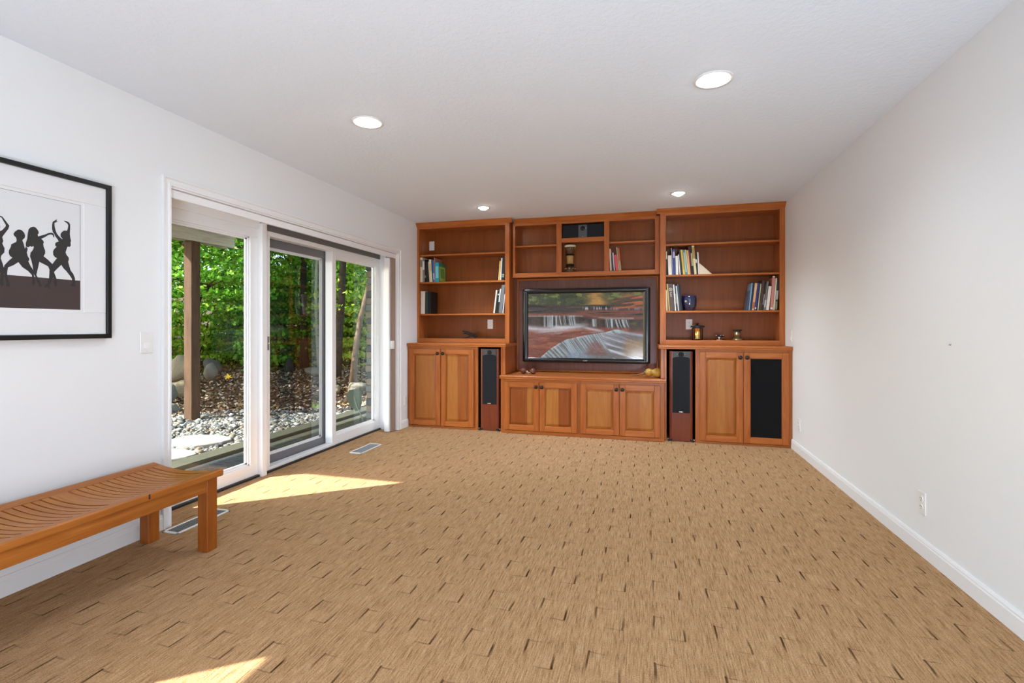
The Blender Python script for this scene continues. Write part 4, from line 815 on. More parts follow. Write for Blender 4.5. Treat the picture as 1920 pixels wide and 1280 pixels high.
# green picture on the side of the teal book and lines on it
o, ww, hh = NAMED[find('teal book with green')]
B().box(ww - .0004, ww + .0005, .004, .218, .001, hh - .001).build('front_cover', plain('book_green', '2f8a63', .4), o)['label'] = 'green front cover'
B().box(ww + .0004, ww + .0010, .02, .20, .012, hh * .80).build('cover_picture', plain('book_lime', 'a9c455', .5, var=.3), o)['label'] = 'lime green cover picture'
B().box(ww + .0010, ww + .0014, .05, .17, .05, hh * .70).build('cover_motif', plain('book_motif', '5f9a4a', .5, var=.4), o)
# tag sticking up from the pink book
o, ww, hh = NAMED[find('tall dusty pink')]
B().prism([(ww * .2, hh - .005), (ww * .8, hh - .005), (ww * 1.0, hh + .012), (ww * .5, hh + .02), (ww * .0, hh + .012)], .01, .012, 'y').build('bookmark', plain('bookmark_white', 'd8d4c8', .8), o)
# cream triangle bookend
tag(B().prism([(.568, 1.7325), (.694, 1.7325), (.568, 1.853)], 5.60, 5.66, 'y').build('bookend', plain('cream_bookend', 'e6d3b8', .6, bump=(40, .1, .001))), 'cream triangular bookend on the upper shelf of the right bookcase', 'bookend')

# ------------------------------------------------------------------ ornaments
navy = plain('navy_glaze', (.012, .012, .05), .08, .6, coat=.8)
e = empty('navy_pot', (.472, 5.655, 1.3445), label='glossy navy blue ceramic pot beside the books on the right bookcase', cat='pot')
B().lathe([(.0, .0), (.052, .0), (.062, .012), (.072, .05), (.077, .095), (.075, .135), (.071, .158), (.068, .160), (.066, .155), (.070, .12), (.066, .05), (.05, .012), (0, .01)], seg=36).build('pot_body', navy, e)
B().lathe([(.0675, .1585), (.0715, .1590), (.0705, .1635), (.0680, .1630)], seg=36).build('rim', plain('pot_rim', (.05, .05, .13), .1), e)
# brass cylinder with a black cap and crank
e = empty('brass_grinder', (.552, 5.635, 1.0305), label='brass cylinder between black posts with wide black cap and knob', cat='ornament')
B().lathe([(.0, 0), (.046, 0), (.048, .006), (.040, .012), (0, .012)], seg=28).build('base', M['blackmat'], e)
B().lathe([(0, .012), (.036, .012), (.036, .018), (.033, .022), (.033, .118), (.036, .122), (.036, .126), (0, .126)], seg=32).build('barrel', M['brass'], e)
B().lathe([(0, .126), (.046, .126), (.048, .131), (.040, .136), (.036, .150), (.015, .158), (0, .160)], seg=28).build('cap', M['blackmat'], e)
B().tube([(-.07, 0, .143), (-.04, 0, .149), (.04, 0, .149), (.07, 0, .143)], [.010, .010, .010, .010], 10).build('cross_bar', M['black'], e)
B().lathe([(.008, .155), (.008, .166), (.016, .170), (.018, .176), (.012, .184), (0, .186)], seg=18).build('top_knob', M['black'], e)
for s in (-1, 1): B().tube([(s * .050, .008, .0), (s * .052, .008, .12), (s * .046, .006, .132)], [.007, .007, .006], 8).build('post', M['blackmat'], e)
e = empty('small_reel', (.77, 5.63, 1.0305), label='tiny black and chrome spool ornament, middle of the bottom shelf', cat='ornament')
B().lathe([(0, 0), (.042, 0), (.044, .004), (.034, .009), (.010, .012), (.008, .026), (.026, .032), (0, .034)], seg=24).build('stand', M['chrome'], e)
B().lathe([(0, .033), (.036, .033), (.044, .040), (.040, .048), (.020, .056), (0, .058)], seg=24).build('disc', M['black'], e)
for k in range(5):
    a = 2 * pi * k / 5; B().lathe([(0, -.006), (.006, -.003), (.006, .003), (0, .006)], (.038 * cos(a), .038 * sin(a), .050), 8).build('stud', M['chrome'], e)
B().tube([(.03, 0, .04), (.052, 0, .042)], .005, 8).build('crank', M['black'], e)
e = empty('brass_spool', (.948, 5.635, 1.0305), label='aged brass spool standing right of the small black ornament', cat='ornament')
B().lathe([(0, 0), (.048, 0), (.050, .008), (.040, .014), (.033, .022), (0, .022)], seg=28).build('foot', M['oldbrass'], e)
B().lathe([(0, .021), (.034, .022), (.034, .055), (.0375, .058), (.0375, .064), (.034, .067), (.034, .100), (0, .100)], seg=28).build('barrel', M['oldbrass'], e)
B().lathe([(0, .100), (.038, .100), (.046, .106), (.046, .112), (.030, .116), (0, .116)], seg=28).build('top_flange', plain('dark_brass', (.06, .045, .03), .4, .5, .6), e)
# goblet drum in the hutch
dw = plain('carved_drum_wood', '5a3a20', .5, .4, var=.6); dl = plain('drum_worn_gold', 'b08a50', .5, .4, var=.5); skin = plain('drum_skin', 'd8cbb0', .7, .2); rope = plain('drum_rope_black', (.012, .01, .008), .8, .2)
e = empty('goblet_drum', (-.835, 5.735, 1.8035), label='small carved goblet drum standing in the centre hutch cubby', cat='drum')
B().lathe([(0, 0), (.056, 0), (.058, .012), (.052, .04), (.044, .068), (0, .068)], seg=28).build('foot', dw, e)
B().lathe([(.040, .066), (.0405, .075), (.046, .078), (.046, .092), (.0405, .095), (.040, .098)], seg=28).build('lower_band', rope, e)
B().lathe([(.040, .096), (.039, .13), (.041, .165), (.0445, .198)], seg=28).build('stem', dl, e)
B().lathe([(.0445, .196), (.050, .200), (.050, .210), (.0445, .214)], seg=28).build('upper_band', rope, e)
B().lathe([(.0445, .212), (.047, .235), (.058, .262), (.064, .30), (.063, .315), (0, .315)], seg=28).build('bowl', dw, e)
B().lathe([(.0640, .292), (.068, .300), (.068, .312), (.063, .318), (0, .319)], seg=28).build('head', skin, e)
for k in range(14):
    a = 2 * pi * k / 14; a2 = a + pi / 14; 
    B().tube([(.0655 * cos(a), .0655 * sin(a), .296), (.0560 * cos(a2), .0560 * sin(a2), .250), (.0655 * cos(a + 2 * pi / 14), .0655 * sin(a + 2 * pi / 14), .296)], .0018, 5).build('lacing', dl, e)
for k in range(8):
    a = 2 * pi * k / 8; B().lathe([(0, -.006), (.006, -.003), (.006, .003), (0, .006)], (.057 * cos(a), .057 * sin(a), .045), 8).build('bead', skin, e)
# nut rattles and gourd rattle under the television
nut = plain('brown_nutshell', '5a3524', .4, .5, var=.5)
e = empty('nut_rattle', (-1.275, 5.47, .6365), label='pair of brown nut shakers joined by a pale cord under the television', cat='rattle')
for s in (-1, 1):
    o = B().lathe([(0, -.034)] + [(.0355 * cos(a), .034 * sin(a)) for a in np.linspace(-1.3, 1.3, 11)] + [(0, .034)], (0, 0, 0), 20).build('shell', nut, e)
    o.location = (s * .056, .0, .034); o.rotation_euler = (.4 * s, .3, 0)
    q = B().lathe([(.0350, -.004), (.0372, 0), (.0350, .004)], (0, 0, .006), 20).build('carved_ring', plain('shell_ring', '8a5c40', .4), o)
B().tube([(-.03, 0, .022), (-.012, -.01, .032), (.004, -.008, .012), (.028, 0, .024)], [.004, .010, .008, .004], 8).build('cord_knot', plain('pale_cord', 'b79a8a', .9), e)
gd = plain('golden_gourd', 'b5892f', .35, .5, var=.35, coat=.3)
e = empty('gourd_rattle', (.104, 5.42, .6365), label='yellow double-bulb gourd rattle at the right under the television', cat='rattle')
B().lathe([(0, -.10), (.012, -.095), (.030, -.088), (.043, -.066), (.044, -.048), (.034, -.024), (.031, -.016), (.036, -.008), (.048, .012), (.052, .036), (.044, .062), (.026, .078), (0, .082)], (0, 0, .052), 28, 'x').build('gourd_body', gd, e)
B().tube([(-.095, 0, .050), (-.125, .01, .036), (-.18, .03, .020), (-.25, .055, .008)], [.014, .010, .0075, .006], 10).build('handle', plain('gourd_handle', '8a6038', .6), e)
B().lathe([(.012, -.105), (.017, -.100), (.017, -.092), (.012, -.088)], (0, 0, .051), 14, 'x').build('collar', plain('collar_grey', '6f6a60', .7), e)
# dark driftwood with dried tufts on the bottom left shelf
dk = plain('dark_driftwood', (.018, .009, .008), .7, .3); dry = plain('dried_twigs', '5a3c20', .9, .1)
e = empty('driftwood', (-2.02, 5.66, 1.0315), label='dark driftwood branch with dried twigs on the left bookcase bottom shelf', cat='ornament')
B().prism([(-.125, .080), (-.110, .098), (.030, .058), (.030, .036), (-.02, .042)], -.012, .012, 'y').build('plank', dk, e)
B().tube([(-.11, -.01, .055), (-.07, -.01, .062), (-.03, 0, .045), (.03, .01, .030), (.07, 0, .022)], [.004, .008, .013, .016, .006], 8).build('branch', dk, e)
B().tube([(-.12, -.02, .0060), (-.06, -.02, .010), (-.01, -.01, .030), (.02, 0, .034)], [.003, .006, .010, .012], 8).build('branch', dk, e)
B().tube([(.02, 0, .034), (.05, -.02, .008), (.06, -.03, .003)], [.010, .007, .003], 6).build('branch', dk, e)
tw = B()
for k in range(46):
    a = random.uniform(-.2, 1.5); b_ = random.uniform(-.6, .6); L_ = random.uniform(.05, .13); p0 = Vector((.02, 0, .03)); d = Vector((cos(a) * cos(b_), sin(b_), sin(a) * .7)).normalized()
    p2 = p0 + d * L_ + Vector((0, 0, random.uniform(-.01, .015))); p2.z = max(p2.z, .004); p1 = p0 + d * L_ * .5 + Vector((0, 0, .012)); tw.tube([p0, p1, p2], [.0014, .0010, .0005], 4, False)
tag(tw.build('twigs', dry, e), kind='stuff')

# ------------------------------------------------------------------ bench
M['joint'] = plain('dark_wood_joint', '3a2010', .6)
def bench():
    bx0, bx1, by0, by1, bz = -2.662, -2.175, .35, 2.150, .415
    e = empty('bench', ((bx0 + bx1) / 2, (by0 + by1) / 2, 0), label='long slatted teak bench with a dished seat along the left wall', cat='bench'); W = lambda o: world_child(o, e)
    fw = .062; t = .030
    dish = lambda x: -.028 * max(0, 1 - ((x - (bx0 + bx1) / 2) / ((bx1 - bx0) / 2 - .015)) ** 2) ** 1.0
    def top(name, y0, y1, x0, x1, mat, zt=0, n=14, taper=0):
        xs = np.linspace(x0, x1, n + 1); V = []; F = []
        for x in xs:
            z = bz + dish(x) + zt
            V += [(x, y0, z), (x, y1, z), (x, y1, z - t), (x, y0, z - t)]
        for i in range(n):
            a = i * 4; b_ = a + 4
            for k in range(4): F.append((a + k, a + (k + 1) % 4, b_ + (k + 1) % 4, b_ + k))
        F += [(3, 2, 1, 0), (n * 4, n * 4 + 1, n * 4 + 2, n * 4 + 3)]
        o = ME(name, V, F, mat); 
        bm = bmesh.new(); bm.from_mesh(o.data); bmesh.ops.recalc_face_normals(bm, faces=bm.faces[:]); bm.to_mesh(o.data); bm.free(); return W(o)
    # long outer rails (flat on top at the edge, rounded nose), end boards and wide cross boards
    for x0, x1 in ((bx0, bx0 + fw), (bx1 - fw, bx1)):
        s_ = 1 if x0 == bx0 else -1; edge_x = bx0 if s_ == 1 else bx1
        zi = bz + dish(edge_x + s_ * fw)
        pts = [(edge_x + s_ * .004, bz - .036), (edge_x, bz - .030), (edge_x, bz - .006), (edge_x + s_ * .006, bz), (edge_x + s_ * .022, bz + dish(edge_x + s_ * .022)), (edge_x + s_ * .042, bz + dish(edge_x + s_ * .042)), (edge_x + s_ * fw, zi), (edge_x + s_ * fw, zi - t)]
        W(B().prism(pts, by0, by1, 'y').build('seat_rail', M['teak_y']))
    ix0, ix1 = bx0 + fw, bx1 - fw; slw = .0275
    y = by1; cross = [by1]
    W_end = .048; top('end_board', by1 - W_end, by1, ix0, ix1, M['teak_x'])
    y = by1 - W_end; k = 0
    while y > by0 + .06:
        wide = (k % 13 == 12); ww_ = .072 if wide else slw
        y1_ = y - .0065; y0_ = y1_ - ww_ + .0
        if y0_ < by0 + .05: break
        top('cross_board' if wide else 'slat', y0_, y1_, ix0, ix1, M['teak_x'], -.0015 if not wide else 0); y = y0_; k += 1
    top('end_board', by0, y - .004, ix0, ix1, M['teak_x'])
    ap = .066; lx0, lx1 = bx0 + .014, bx1 - .016
    for x0, x1 in ((lx0 + .008, lx0 + .030), (lx1 - .030, lx1 - .006)):
        W(box('apron', M['teak_y'], x0, x1, by0 + .08, by1 - .08, bz - .036 - ap, bz - .037, bev=.002))
    for y0 in (by0 + .03, by1 - .055): W(box('end_apron', M['teak_x'], lx0 + .06, lx1 - .06, y0, y0 + .022, bz - .036 - ap, bz - .062, bev=.002))
    for x0 in (lx0, lx1 - .064):
        for y0 in (by0 + .022, by1 - .086):
            W(box('leg', M['teak_z'], x0, x0 + .064, y0, y0 + .064, 0, bz - .037, bev=.003))
    W(box('rail_joint', M['joint'], bx1 - .006, bx1 + .0006, 1.738, 1.746, bz - .026, bz - .004, bev=0))
bench()
# ================================================================== outdoors
def ground_z(x, y):
    q = -.45 * x + .89 * y; t = min(max((q - 7.9) / 2.6, 0), 1); t = t * t * (3 - 2 * t)
    z = -.13 + .36 * t
    if q > 7.6 or x < -7: z += .05 * noise.noise(Vector((x * .9, y * .9, 0))) * min(1, max(q - 7.6, -7 - x, 0))
    return z + .10 * max(0, q - 12.5)
# terrain
gv = []; gf = []; NXg, NYg = 70, 80; gxs = np.linspace(-42, XO + .0, NXg + 1); gys = np.linspace(-14, 46, NYg + 1)
gxs = XO - (np.linspace(1, 0, NXg + 1) ** 2) * 40; gys = 4 + np.sign(np.linspace(-1, 1, NYg + 1)) * np.abs(np.linspace(-1, 1, NYg + 1)) ** 1.7 * 40
for y in gys:
    for x in gxs: gv.append((x, y, ground_z(x, y) - .02))
for j in range(NYg):
    for i in range(NXg): a = j * (NXg + 1) + i; gf.append((a, a + 1, a + NXg + 2, a + NXg + 1))
gr = ME('ground', gv, gf, M['soil'], smooth=True); struct(gr)
# concrete walk along the house, timber kerb
struct(box('patio', M['concrete'], -3.98, XO, .5, 9, -.20, -.105))
tag(box('concrete_kerb', M['concrete'], -4.22, -3.99, .5, 9.2, -.20, -.072, bev=.01), 'grey-green concrete kerb between the door walk and the gravel', 'kerb')
e = empty('door_mat', (-3.62, 3.9, -.104), label='dark ribbed rubber mat outside the left glass panel', cat='mat')
B().box(-.30, .28, -.62, .42, 0, .012, .004).build('mat_base', M['rubber'], e)
rb = None
for k in range(26):
    if rb is None: rb = B().box(-.29, .27, -.004, .004, .012, .017).build('rib', M['rubber'], e); rb.location.y = -.6
    else: c = rb.copy(); COL.objects.link(c); c.location.y = -.6 + k * .04
# flagstones in the gravel
for x, y, rx, ry, lab in ((-4.80, 4.40, .34, .22, 'flat pale flagstone in the gravel beyond the left panel, farther one'), (-4.62, 3.80, .34, .20, 'flat pale flagstone in the gravel, closest to the kerb')):
    p = [(x + rx * cos(a) * (1 + .1 * sin(3 * a)), y + ry * 1.3 * sin(a) * (1 + .08 * cos(2 * a))) for a in np.linspace(0, 2 * pi, 15)[:-1]]
    b = B().prism(p, -.15, -.085, 'z'); bmesh.ops.bevel(b.bm, geom=b.bm.edges[:], offset=.008, segments=1, affect='EDGES'); tag(b.build('flagstone', M['paving']), lab, 'stone')
# pebbles: ten stone shapes shared by all
def stone_mesh(seed, mat, flat=.55, sub=1, amp=.22):
    bm = bmesh.new(); bmesh.ops.create_icosphere(bm, subdivisions=sub, radius=1); rg = random.Random(seed); off = Vector((rg.random() * 9, rg.random() * 9, 0))
    for v in bm.verts:
        k = 1 + amp * noise.noise(v.co * 1.1 + off) * 2; v.co = Vector((v.co.x * k, v.co.y * k * rg.uniform(.72, .76), v.co.z * k * flat))
    m = bpy.data.meshes.new('pebble'); bm.to_mesh(m); bm.free()
    m.materials.append(mat); return m
pm = [stone_mesh(i, PEB[i % 5]) for i in range(10)]
gb = tag(empty('gravel_bed', (-5.2, 4.6, -.12)), kind='structure')
cand = []
while len(cand) < 15000:
    y = random.uniform(2.6, 9.5); x = -4.24 - 4.6 * random.random() ** 1.25
    q = -.45 * x + .89 * y
    if q > 7.75 + random.random() * .6: continue
    if abs(x / -y) < .28: continue
    cand.append((x, y))
cand.sort(key=lambda p: p[0] ** 2 + p[1] ** 2)
vis = [p for p in cand if 3.3 < p[1] and -.92 * 1.9 < 0 and (p[0] / p[1]) < -.60 and (p[0] / p[1]) > -1.45]
near = vis[:290]; nearset = set(near)
for k, (x, y) in enumerate(near):
    o = link('pebble', pm[RNG.integers(10)], gb); s_ = random.uniform(.020, .034)
    o.location = Vector((x, y, ground_z(x, y) + s_ * .25)) - gb.location; o.scale = (s_, s_, s_); o.rotation_euler = (random.uniform(-.4, .4), random.uniform(-.4, .4), random.uniform(0, 6.28))
def scatter_mesh(name, items, protos, mats, parent=None):
    """items: (x,y,z,scale,rx,ry,rz,proto) merged into one mesh with numpy"""
    vs, fs, mi, off = [], [], [], 0
    P = []
    for m in protos:
        v = np.array([tuple(q.co) for q in m.vertices]); f = np.array([tuple(p.vertices) for p in m.polygons]); P.append((v, f))
    for x, y, z, s_, rx, ry, rz, k in items:
        R_ = np.array((Matrix.Rotation(rz, 3, 'Z') @ Matrix.Rotation(ry, 3, 'Y') @ Matrix.Rotation(rx, 3, 'X')))
        v, f = P[k]; vs.append((v * s_) @ R_.T + (x, y, z)); fs.append(f + off); mi.append(np.full(len(f), k % len(mats))); off += len(v)
    V = np.concatenate(vs); F = np.concatenate(fs); m = bpy.data.meshes.new(name); n = F.shape[1]
    m.vertices.add(len(V)); m.vertices.foreach_set('co', V.ravel()); m.loops.add(F.size); m.loops.foreach_set('vertex_index', F.ravel()); m.polygons.add(len(F)); m.polygons.foreach_set('loop_start', np.arange(len(F)) * n)
    for a in mats: m.materials.append(a)
    m.polygons.foreach_set('material_index', np.concatenate(mi)); m.update(calc_edges=True); return link(name, m, parent)
items = []
for (x, y) in cand:
    if (x, y) in nearset: continue
    s_ = random.uniform(.016, .036) if random.random() < .96 else random.uniform(.04, .06)
    items.append((x, y, ground_z(x, y) + s_ * .2, s_, random.uniform(-.5, .5), random.uniform(-.5, .5), random.uniform(0, 6.28), int(RNG.integers(10))))
g_ = scatter_mesh('small_stones', items, pm, PEB); g_['kind'] = 'stuff'; world_child(g_, gb)
# leaf litter on the mound
lm = []
for i in range(4):
    m = bpy.data.meshes.new('litter'); m.from_pydata([(-1, 0, .1), (0, -.6, 0), (1, 0, .15), (0, .6, .05)], [], [(0, 1, 2), (0, 2, 3)]); lm.append(m)
items = []
while len(items) < 42000:
    x = random.uniform(-13, -3.3); y = random.uniform(4.5, 15); q = -.45 * x + .89 * y
    if q < 7.5 + random.random() ** .6 * .8 or q > 13.5: continue
    s_ = random.uniform(.018, .040); items.append((x, y, ground_z(x, y) + random.uniform(-.01, .03), s_, random.uniform(-.7, .7), random.uniform(-.7, .7), random.uniform(0, 6.28), int(RNG.integers(4))))
tag(scatter_mesh('leaf_litter', items, lm, LIT), 'dry brown leaves covering the slope under the trees', 'leaf litter', kind='stuff')
# boulders
def boulder(x, y, s_, sz, mat, lab, seed, dz=0):
    m = stone_mesh(seed, mat, 1.0, 3, .22); m.name = 'boulder'; m.polygons.foreach_set('use_smooth', [True] * len(m.polygons))
    o = link('boulder', m); o.location = (x, y, ground_z(x, y) + sz * .55 + dz); o.scale = (s_, s_, sz); o.rotation_euler = (0, 0, seed * 1.3)
    return tag(o, lab, 'boulder')
boulder(-7.45, 6.45, .21, .17, M['boulder_tan'], 'tan boulder left of the cedar post, lower one', 3, -.02)
boulder(-7.70, 6.72, .23, .20, M['boulder_tan'], 'big tan boulder left of the cedar post, upper one', 5, .24)
boulder(-6.95, 5.80, .20, .09, M['boulder'], 'flat grey-green rock at the foot of the boulders', 8)
boulder(-7.28, 6.16, .13, .14, M['boulder'], 'small grey boulder at the left edge of the view', 11, .05)
boulder(-7.62, 7.25, .13, .15, M['boulder'], 'pale round boulder just right of the cedar post', 14, .10)
boulder(-8.12, 7.78, .19, .17, M['boulder_dark'], 'dark boulder behind the pale one near the post', 17, .08)
boulder(-5.30, 7.60, .16, .08, M['boulder_tan'], 'low tan rock in the litter beyond the middle panel', 21)
boulder(-6.30, 8.55, .30, .10, M['boulder'], 'flat grey rock near the tree trunk behind the middle panel', 24)
boulder(-4.05, 7.20, .15, .10, M['boulder'], 'grey rock beside the stone column', 27)
boulder(-4.95, 7.80, .22, .10, M['boulder'], 'pale rock at the foot of the leaning trunk', 31, .02)
# yellow fallen maple leaf
lp = []
for k in range(14):
    a = 2 * pi * k / 14; r_ = (.075, .03, .06, .028, .05)[k % 5]; lp.append((r_ * cos(a), r_ * sin(a)))
o = B().prism(lp, 0, .003, 'z').build('fallen_leaf', plain('yellow_leaf', 'd9a51e', .6)); o.location = (-7.33, 7.35, ground_z(-7.33, 7.35) + .08); o.rotation_euler = (.9, .3, .5); tag(o, 'large yellow leaf lying on the stones right of the cedar post', 'leaf')
# grass tufts
def tuft(x, y, lab):
    b = B()
    for k in range(40):
        a = random.uniform(0, 2 * pi); L_ = random.uniform(.06, .14); r0 = random.uniform(0, .05); c = (r0 * cos(a), r0 * sin(a)); t = .004
        b.poly([(c[0] - t, c[1], 0), (c[0] + t, c[1], 0), (c[0] + L_ * .6 * cos(a), c[1] + L_ * .6 * sin(a), L_)])
    o = b.build('grass_tuft', plain('fresh_grass', '7aa832', .6)); o.location = (x, y, ground_z(x, y)); tag(o, lab, 'plant', kind='stuff')
tuft(-5.0, 6.75, 'small bright green tuft in the gravel beyond the middle panel'); tuft(-4.05, 6.75, 'bright green tuft beside the stone column')
# garden leaf-shaped sign on a thin rod
e = empty('garden_stake', (-3.80, 5.95, -.13), label='dark green metal blade on a thin bent rod in the gravel', cat='garden ornament')
ms = plain('green_metal_blade', '4c5c4c', .5, .4, .2)
B().prism([(-.13, .37), (-.085, .44), (.0, .455), (.06, .43), (.09, .30), (.055, .17), (.0, .15), (-.085, .24)], -.006, .006, 'y').build('blade', ms, e).rotation_euler = (0, 0, radians(25))
B().tube([(.125, -.01, .0), (.09, -.01, .10), (.02, -.012, .22), (-.02, -.012, .34), (-.045, -.012, .44)], .006, 8).build('rod', plain('pale_rod', '7f8a78', .5, .4, .5), e)
# cedar post, beam and deck overhead
cp = empty('deck_post', (-6.10, 5.50, -.2), label='brown cedar post standing in the gravel outside the left panel', cat='post')
world_child(box('post', M['post'], -6.17, -6.03, 5.43, 5.57, -.20, 2.362, bev=.006), cp)
e = empty('deck', (-6.1, 3.7, 2.36), label='weathered raised deck with grey beam seen through the top of the left panel', cat='deck'); W = lambda o: world_child(o, e)
W(box('beam', M['beam'], -6.185, -6.145, 1.32, 6.16, 2.362, 2.60, bev=.004)); W(box('beam', M['beam'], -6.055, -6.015, 1.32, 6.16, 2.362, 2.60, bev=.004))
jo = None
for k in range(13):
    y = 1.34 + k * .40
    if jo is None: jo = W(box('joist', M['deckwood'], -6.5, XO - .03, 0, .038, 2.602, 2.78, bev=0)); jo.location.y += y
    else: c = jo.copy(); COL.objects.link(c); c.location.y = jo.location.y + .40 * k
dbd = None
for k in range(25):
    if dbd is None: dbd = W(box('deck_board', M['deckwood'], -6.55, -6.415, 1.30, 6.30, 2.782, 2.808, bev=.003))
    else: c = dbd.copy(); COL.objects.link(c); c.location.x = dbd.location.x + .1405 * k
W(box('rim_joist', M['beam'], -6.55, -6.512, 1.30, 6.30, 2.56, 2.78, bev=.003))
# stacked stone column beside the far panel
sc2 = empty('stone_column', (-3.40, 6.02, -.15), label='narrow stacked stone column at the right edge of the far panel', cat='column')
for k in range(30):
    h_ = .09; z0 = -.15 + k * h_; dx = random.uniform(-.012, .012); dy = random.uniform(-.012, .012)
    o = B().box(-3.60 + dx, -3.31 + dx, 5.88 + dy, 6.16 + dy, z0, z0 + h_ - .006, .008).build('stone', PEB[(3, 0, 3, 2)[k % 4]] if True else None); world_child(o, sc2)
# ------------------------------------------------------------------ trees
def leaf_cloud(name, centers, n, size, mat, parent, seed, up=.35):
    rg = np.random.default_rng(seed); C_ = np.array(centers, dtype=float); wts = C_[:, 3] ** 2; k = rg.choice(len(C_), n, p=wts / wts.sum())
    d = rg.normal(size=(n, 3)); d /= np.linalg.norm(d, axis=1)[:, None]; r_ = C_[k, 3] * rg.random(n) ** .45
    # sprays: quantise directions a little so leaves sit in layered clumps
    P = C_[k, :3] + d * r_[:, None] * np.array([1, 1, C_[k, 4].mean() if C_.shape[1] > 4 else .75]); P[:, 2] = np.round(P[:, 2] / .28) * .28 + rg.normal(0, .045, n)
    nrm = rg.normal(size=(n, 3)) * (1 - up) + np.array([0, 0, 1.0]) * up * 2; nrm /= np.linalg.norm(nrm, axis=1)[:, None]
    u = np.cross(nrm, rg.normal(size=(n, 3))); u /= np.linalg.norm(u, axis=1)[:, None]; v = np.cross(nrm, u); s_ = size * (.6 + .8 * rg.random(n))[:, None]
    V = np.stack([P - u * s_, P - v * s_ * .62 + u * s_ * .1, P + u * s_, P + v * s_ * .62 + u * s_ * .1], 1).reshape(-1, 3)
    m = bpy.data.meshes.new(name); m.vertices.add(len(V)); m.vertices.foreach_set('co', V.ravel()); F = np.arange(4 * n); m.loops.add(4 * n); m.loops.foreach_set('vertex_index', F)
    m.polygons.add(n); m.polygons.foreach_set('loop_start', np.arange(n) * 4); m.update(calc_edges=True); m.materials.append(mat)
    at = m.attributes.new('tone', 'FLOAT', 'FACE'); t_ = np.clip(.45 + .22 * rg.normal(size=n) + .12 * np.sin(P[:, 0] * 2 + P[:, 2] * 3), 0, 1); at.data.foreach_set('value', t_.astype(np.float32))
    o = link(name, m, parent); o['kind'] = 'stuff'; return o
def tree(name, label, x, y, h, r0, lean, crown_c, nleaf, lsize, mat, bark, seed, group=None, limbs=6, cat='tree', crown_low=.25, up=.35):
    rg = random.Random(seed); z0 = ground_z(x, y) - .1; e = empty(name, (x, y, z0), label=label, cat=cat, group=group)
    b = B(); pts = [Vector((lean[0] * t * t * .6 + lean[0] * t * .4 + .06 * sin(7 * t + seed), lean[1] * t + .06 * cos(5 * t + seed), h * t)) for t in np.linspace(0, 1, 9)]
    b.tube(pts, [r0 * (1.25 - .25 * min(1, i)) * (1 - .75 * i / 8) for i in range(9)], 10); b.build('trunk', bark, e)
    cs_ = []
    lb = B()
    for k in range(limbs):
        t = crown_low + (1 - crown_low) * (k + .5) / limbs; i = min(7, int(t * 8)); p = pts[i].lerp(pts[i + 1], t * 8 - i); a = k * 2.4 + seed; L_ = crown_c * (1.15 - .5 * t) * rg.uniform(.8, 1.15)
        tip = p + Vector((cos(a) * L_, sin(a) * L_, L_ * rg.uniform(.05, .5))); mid_ = p.lerp(tip, .5) + Vector((0, 0, .12 * L_)); rr_ = r0 * (.42 - .25 * t)
        lb.tube([p, mid_, tip], [rr_, rr_ * .7, rr_ * .25], 6)
        for _ in range(2):
            q = mid_.lerp(tip, rg.uniform(0, .7)); e2 = q + Vector((rg.uniform(-1, 1), rg.uniform(-1, 1), rg.uniform(-.1, .6))) * L_ * .45; lb.tube([q, e2], [rr_ * .4, rr_ * .12], 5); cs_.append((*e2, L_ * .42, .6))
        cs_.append((*tip, L_ * .55, .6)); cs_.append((*mid_, L_ * .45, .6))
    lb.build('branches', bark, e)
    leaf_cloud('foliage', cs_, nleaf, lsize, mat, e, seed, up); return e
G1 = 'trees and shrubs beyond the gravel'
LG, LY, LD = M['leaf_green'], M['leaf_yellow'], M['leaf_dark']
# trunks one can tell apart
tree('leaning_tree', 'tree with a brown trunk leaning right behind the far panel', -5.25, 8.15, 5.2, .062, (1.0, .5), 1.5, 8000, .042, LG, M['bark'], 3, limbs=7, crown_low=.45)
tree('dark_tree', 'dark straight tree at the left edge of the far panel', -5.76, 8.39, 6.5, .09, (-.1, .2), 1.8, 10000, .042, LG, M['bark_dark'], 5, limbs=8, crown_low=.35)
tree('dark_tree', 'tree with a thick dark green-grey trunk behind the middle panel', -7.35, 9.4, 8, .085, (.25, .3), 1.25, 11000, .045, LD, M['bark_dark'], 8, limbs=10, crown_low=.36)
tree('pale_tree', 'thin tree with a pale trunk beside the dark one behind the middle panel', -6.98, 9.52, 7, .04, (.1, -.2), 1.4, 3500, .055, LG, M['birch'], 9, limbs=6, crown_low=.4)
tree('maple', 'maple with spreading crossing branches behind the cedar post', -9.1, 8.2, 5.5, .10, (.3, -.5), 2.05, 20000, .040, LG, M['bark_dark'], 12, limbs=12, crown_low=.18)
tree('maple', 'yellow-tinged maple at the left edge of the left panel', -10.2, 6.9, 5.5, .09, (.3, -.2), 2.3, 15000, .040, LY, M['bark_dark'], 15, limbs=10, crown_low=.2)
tree('maple', 'bright green maple between the left and middle panels', -8.2, 10.4, 2.7, .06, (-.2, .2), 1.5, 14000, .042, LG, M['bark'], 18, limbs=11, crown_low=.12)
tree('maple', 'yellow-green young maple low behind the far panel', -5.7, 10.4, 4.2, .07, (.2, .4), 1.9, 13000, .042, LY, M['bark'], 21, limbs=9, crown_low=.15)
tree('spruce', 'dark dense tree rising high behind the middle panel', -8.9, 12.0, 9.5, .14, (.1, .1), 1.35, 14000, .05, LD, M['bark_dark'], 25, limbs=14, crown_low=.1)
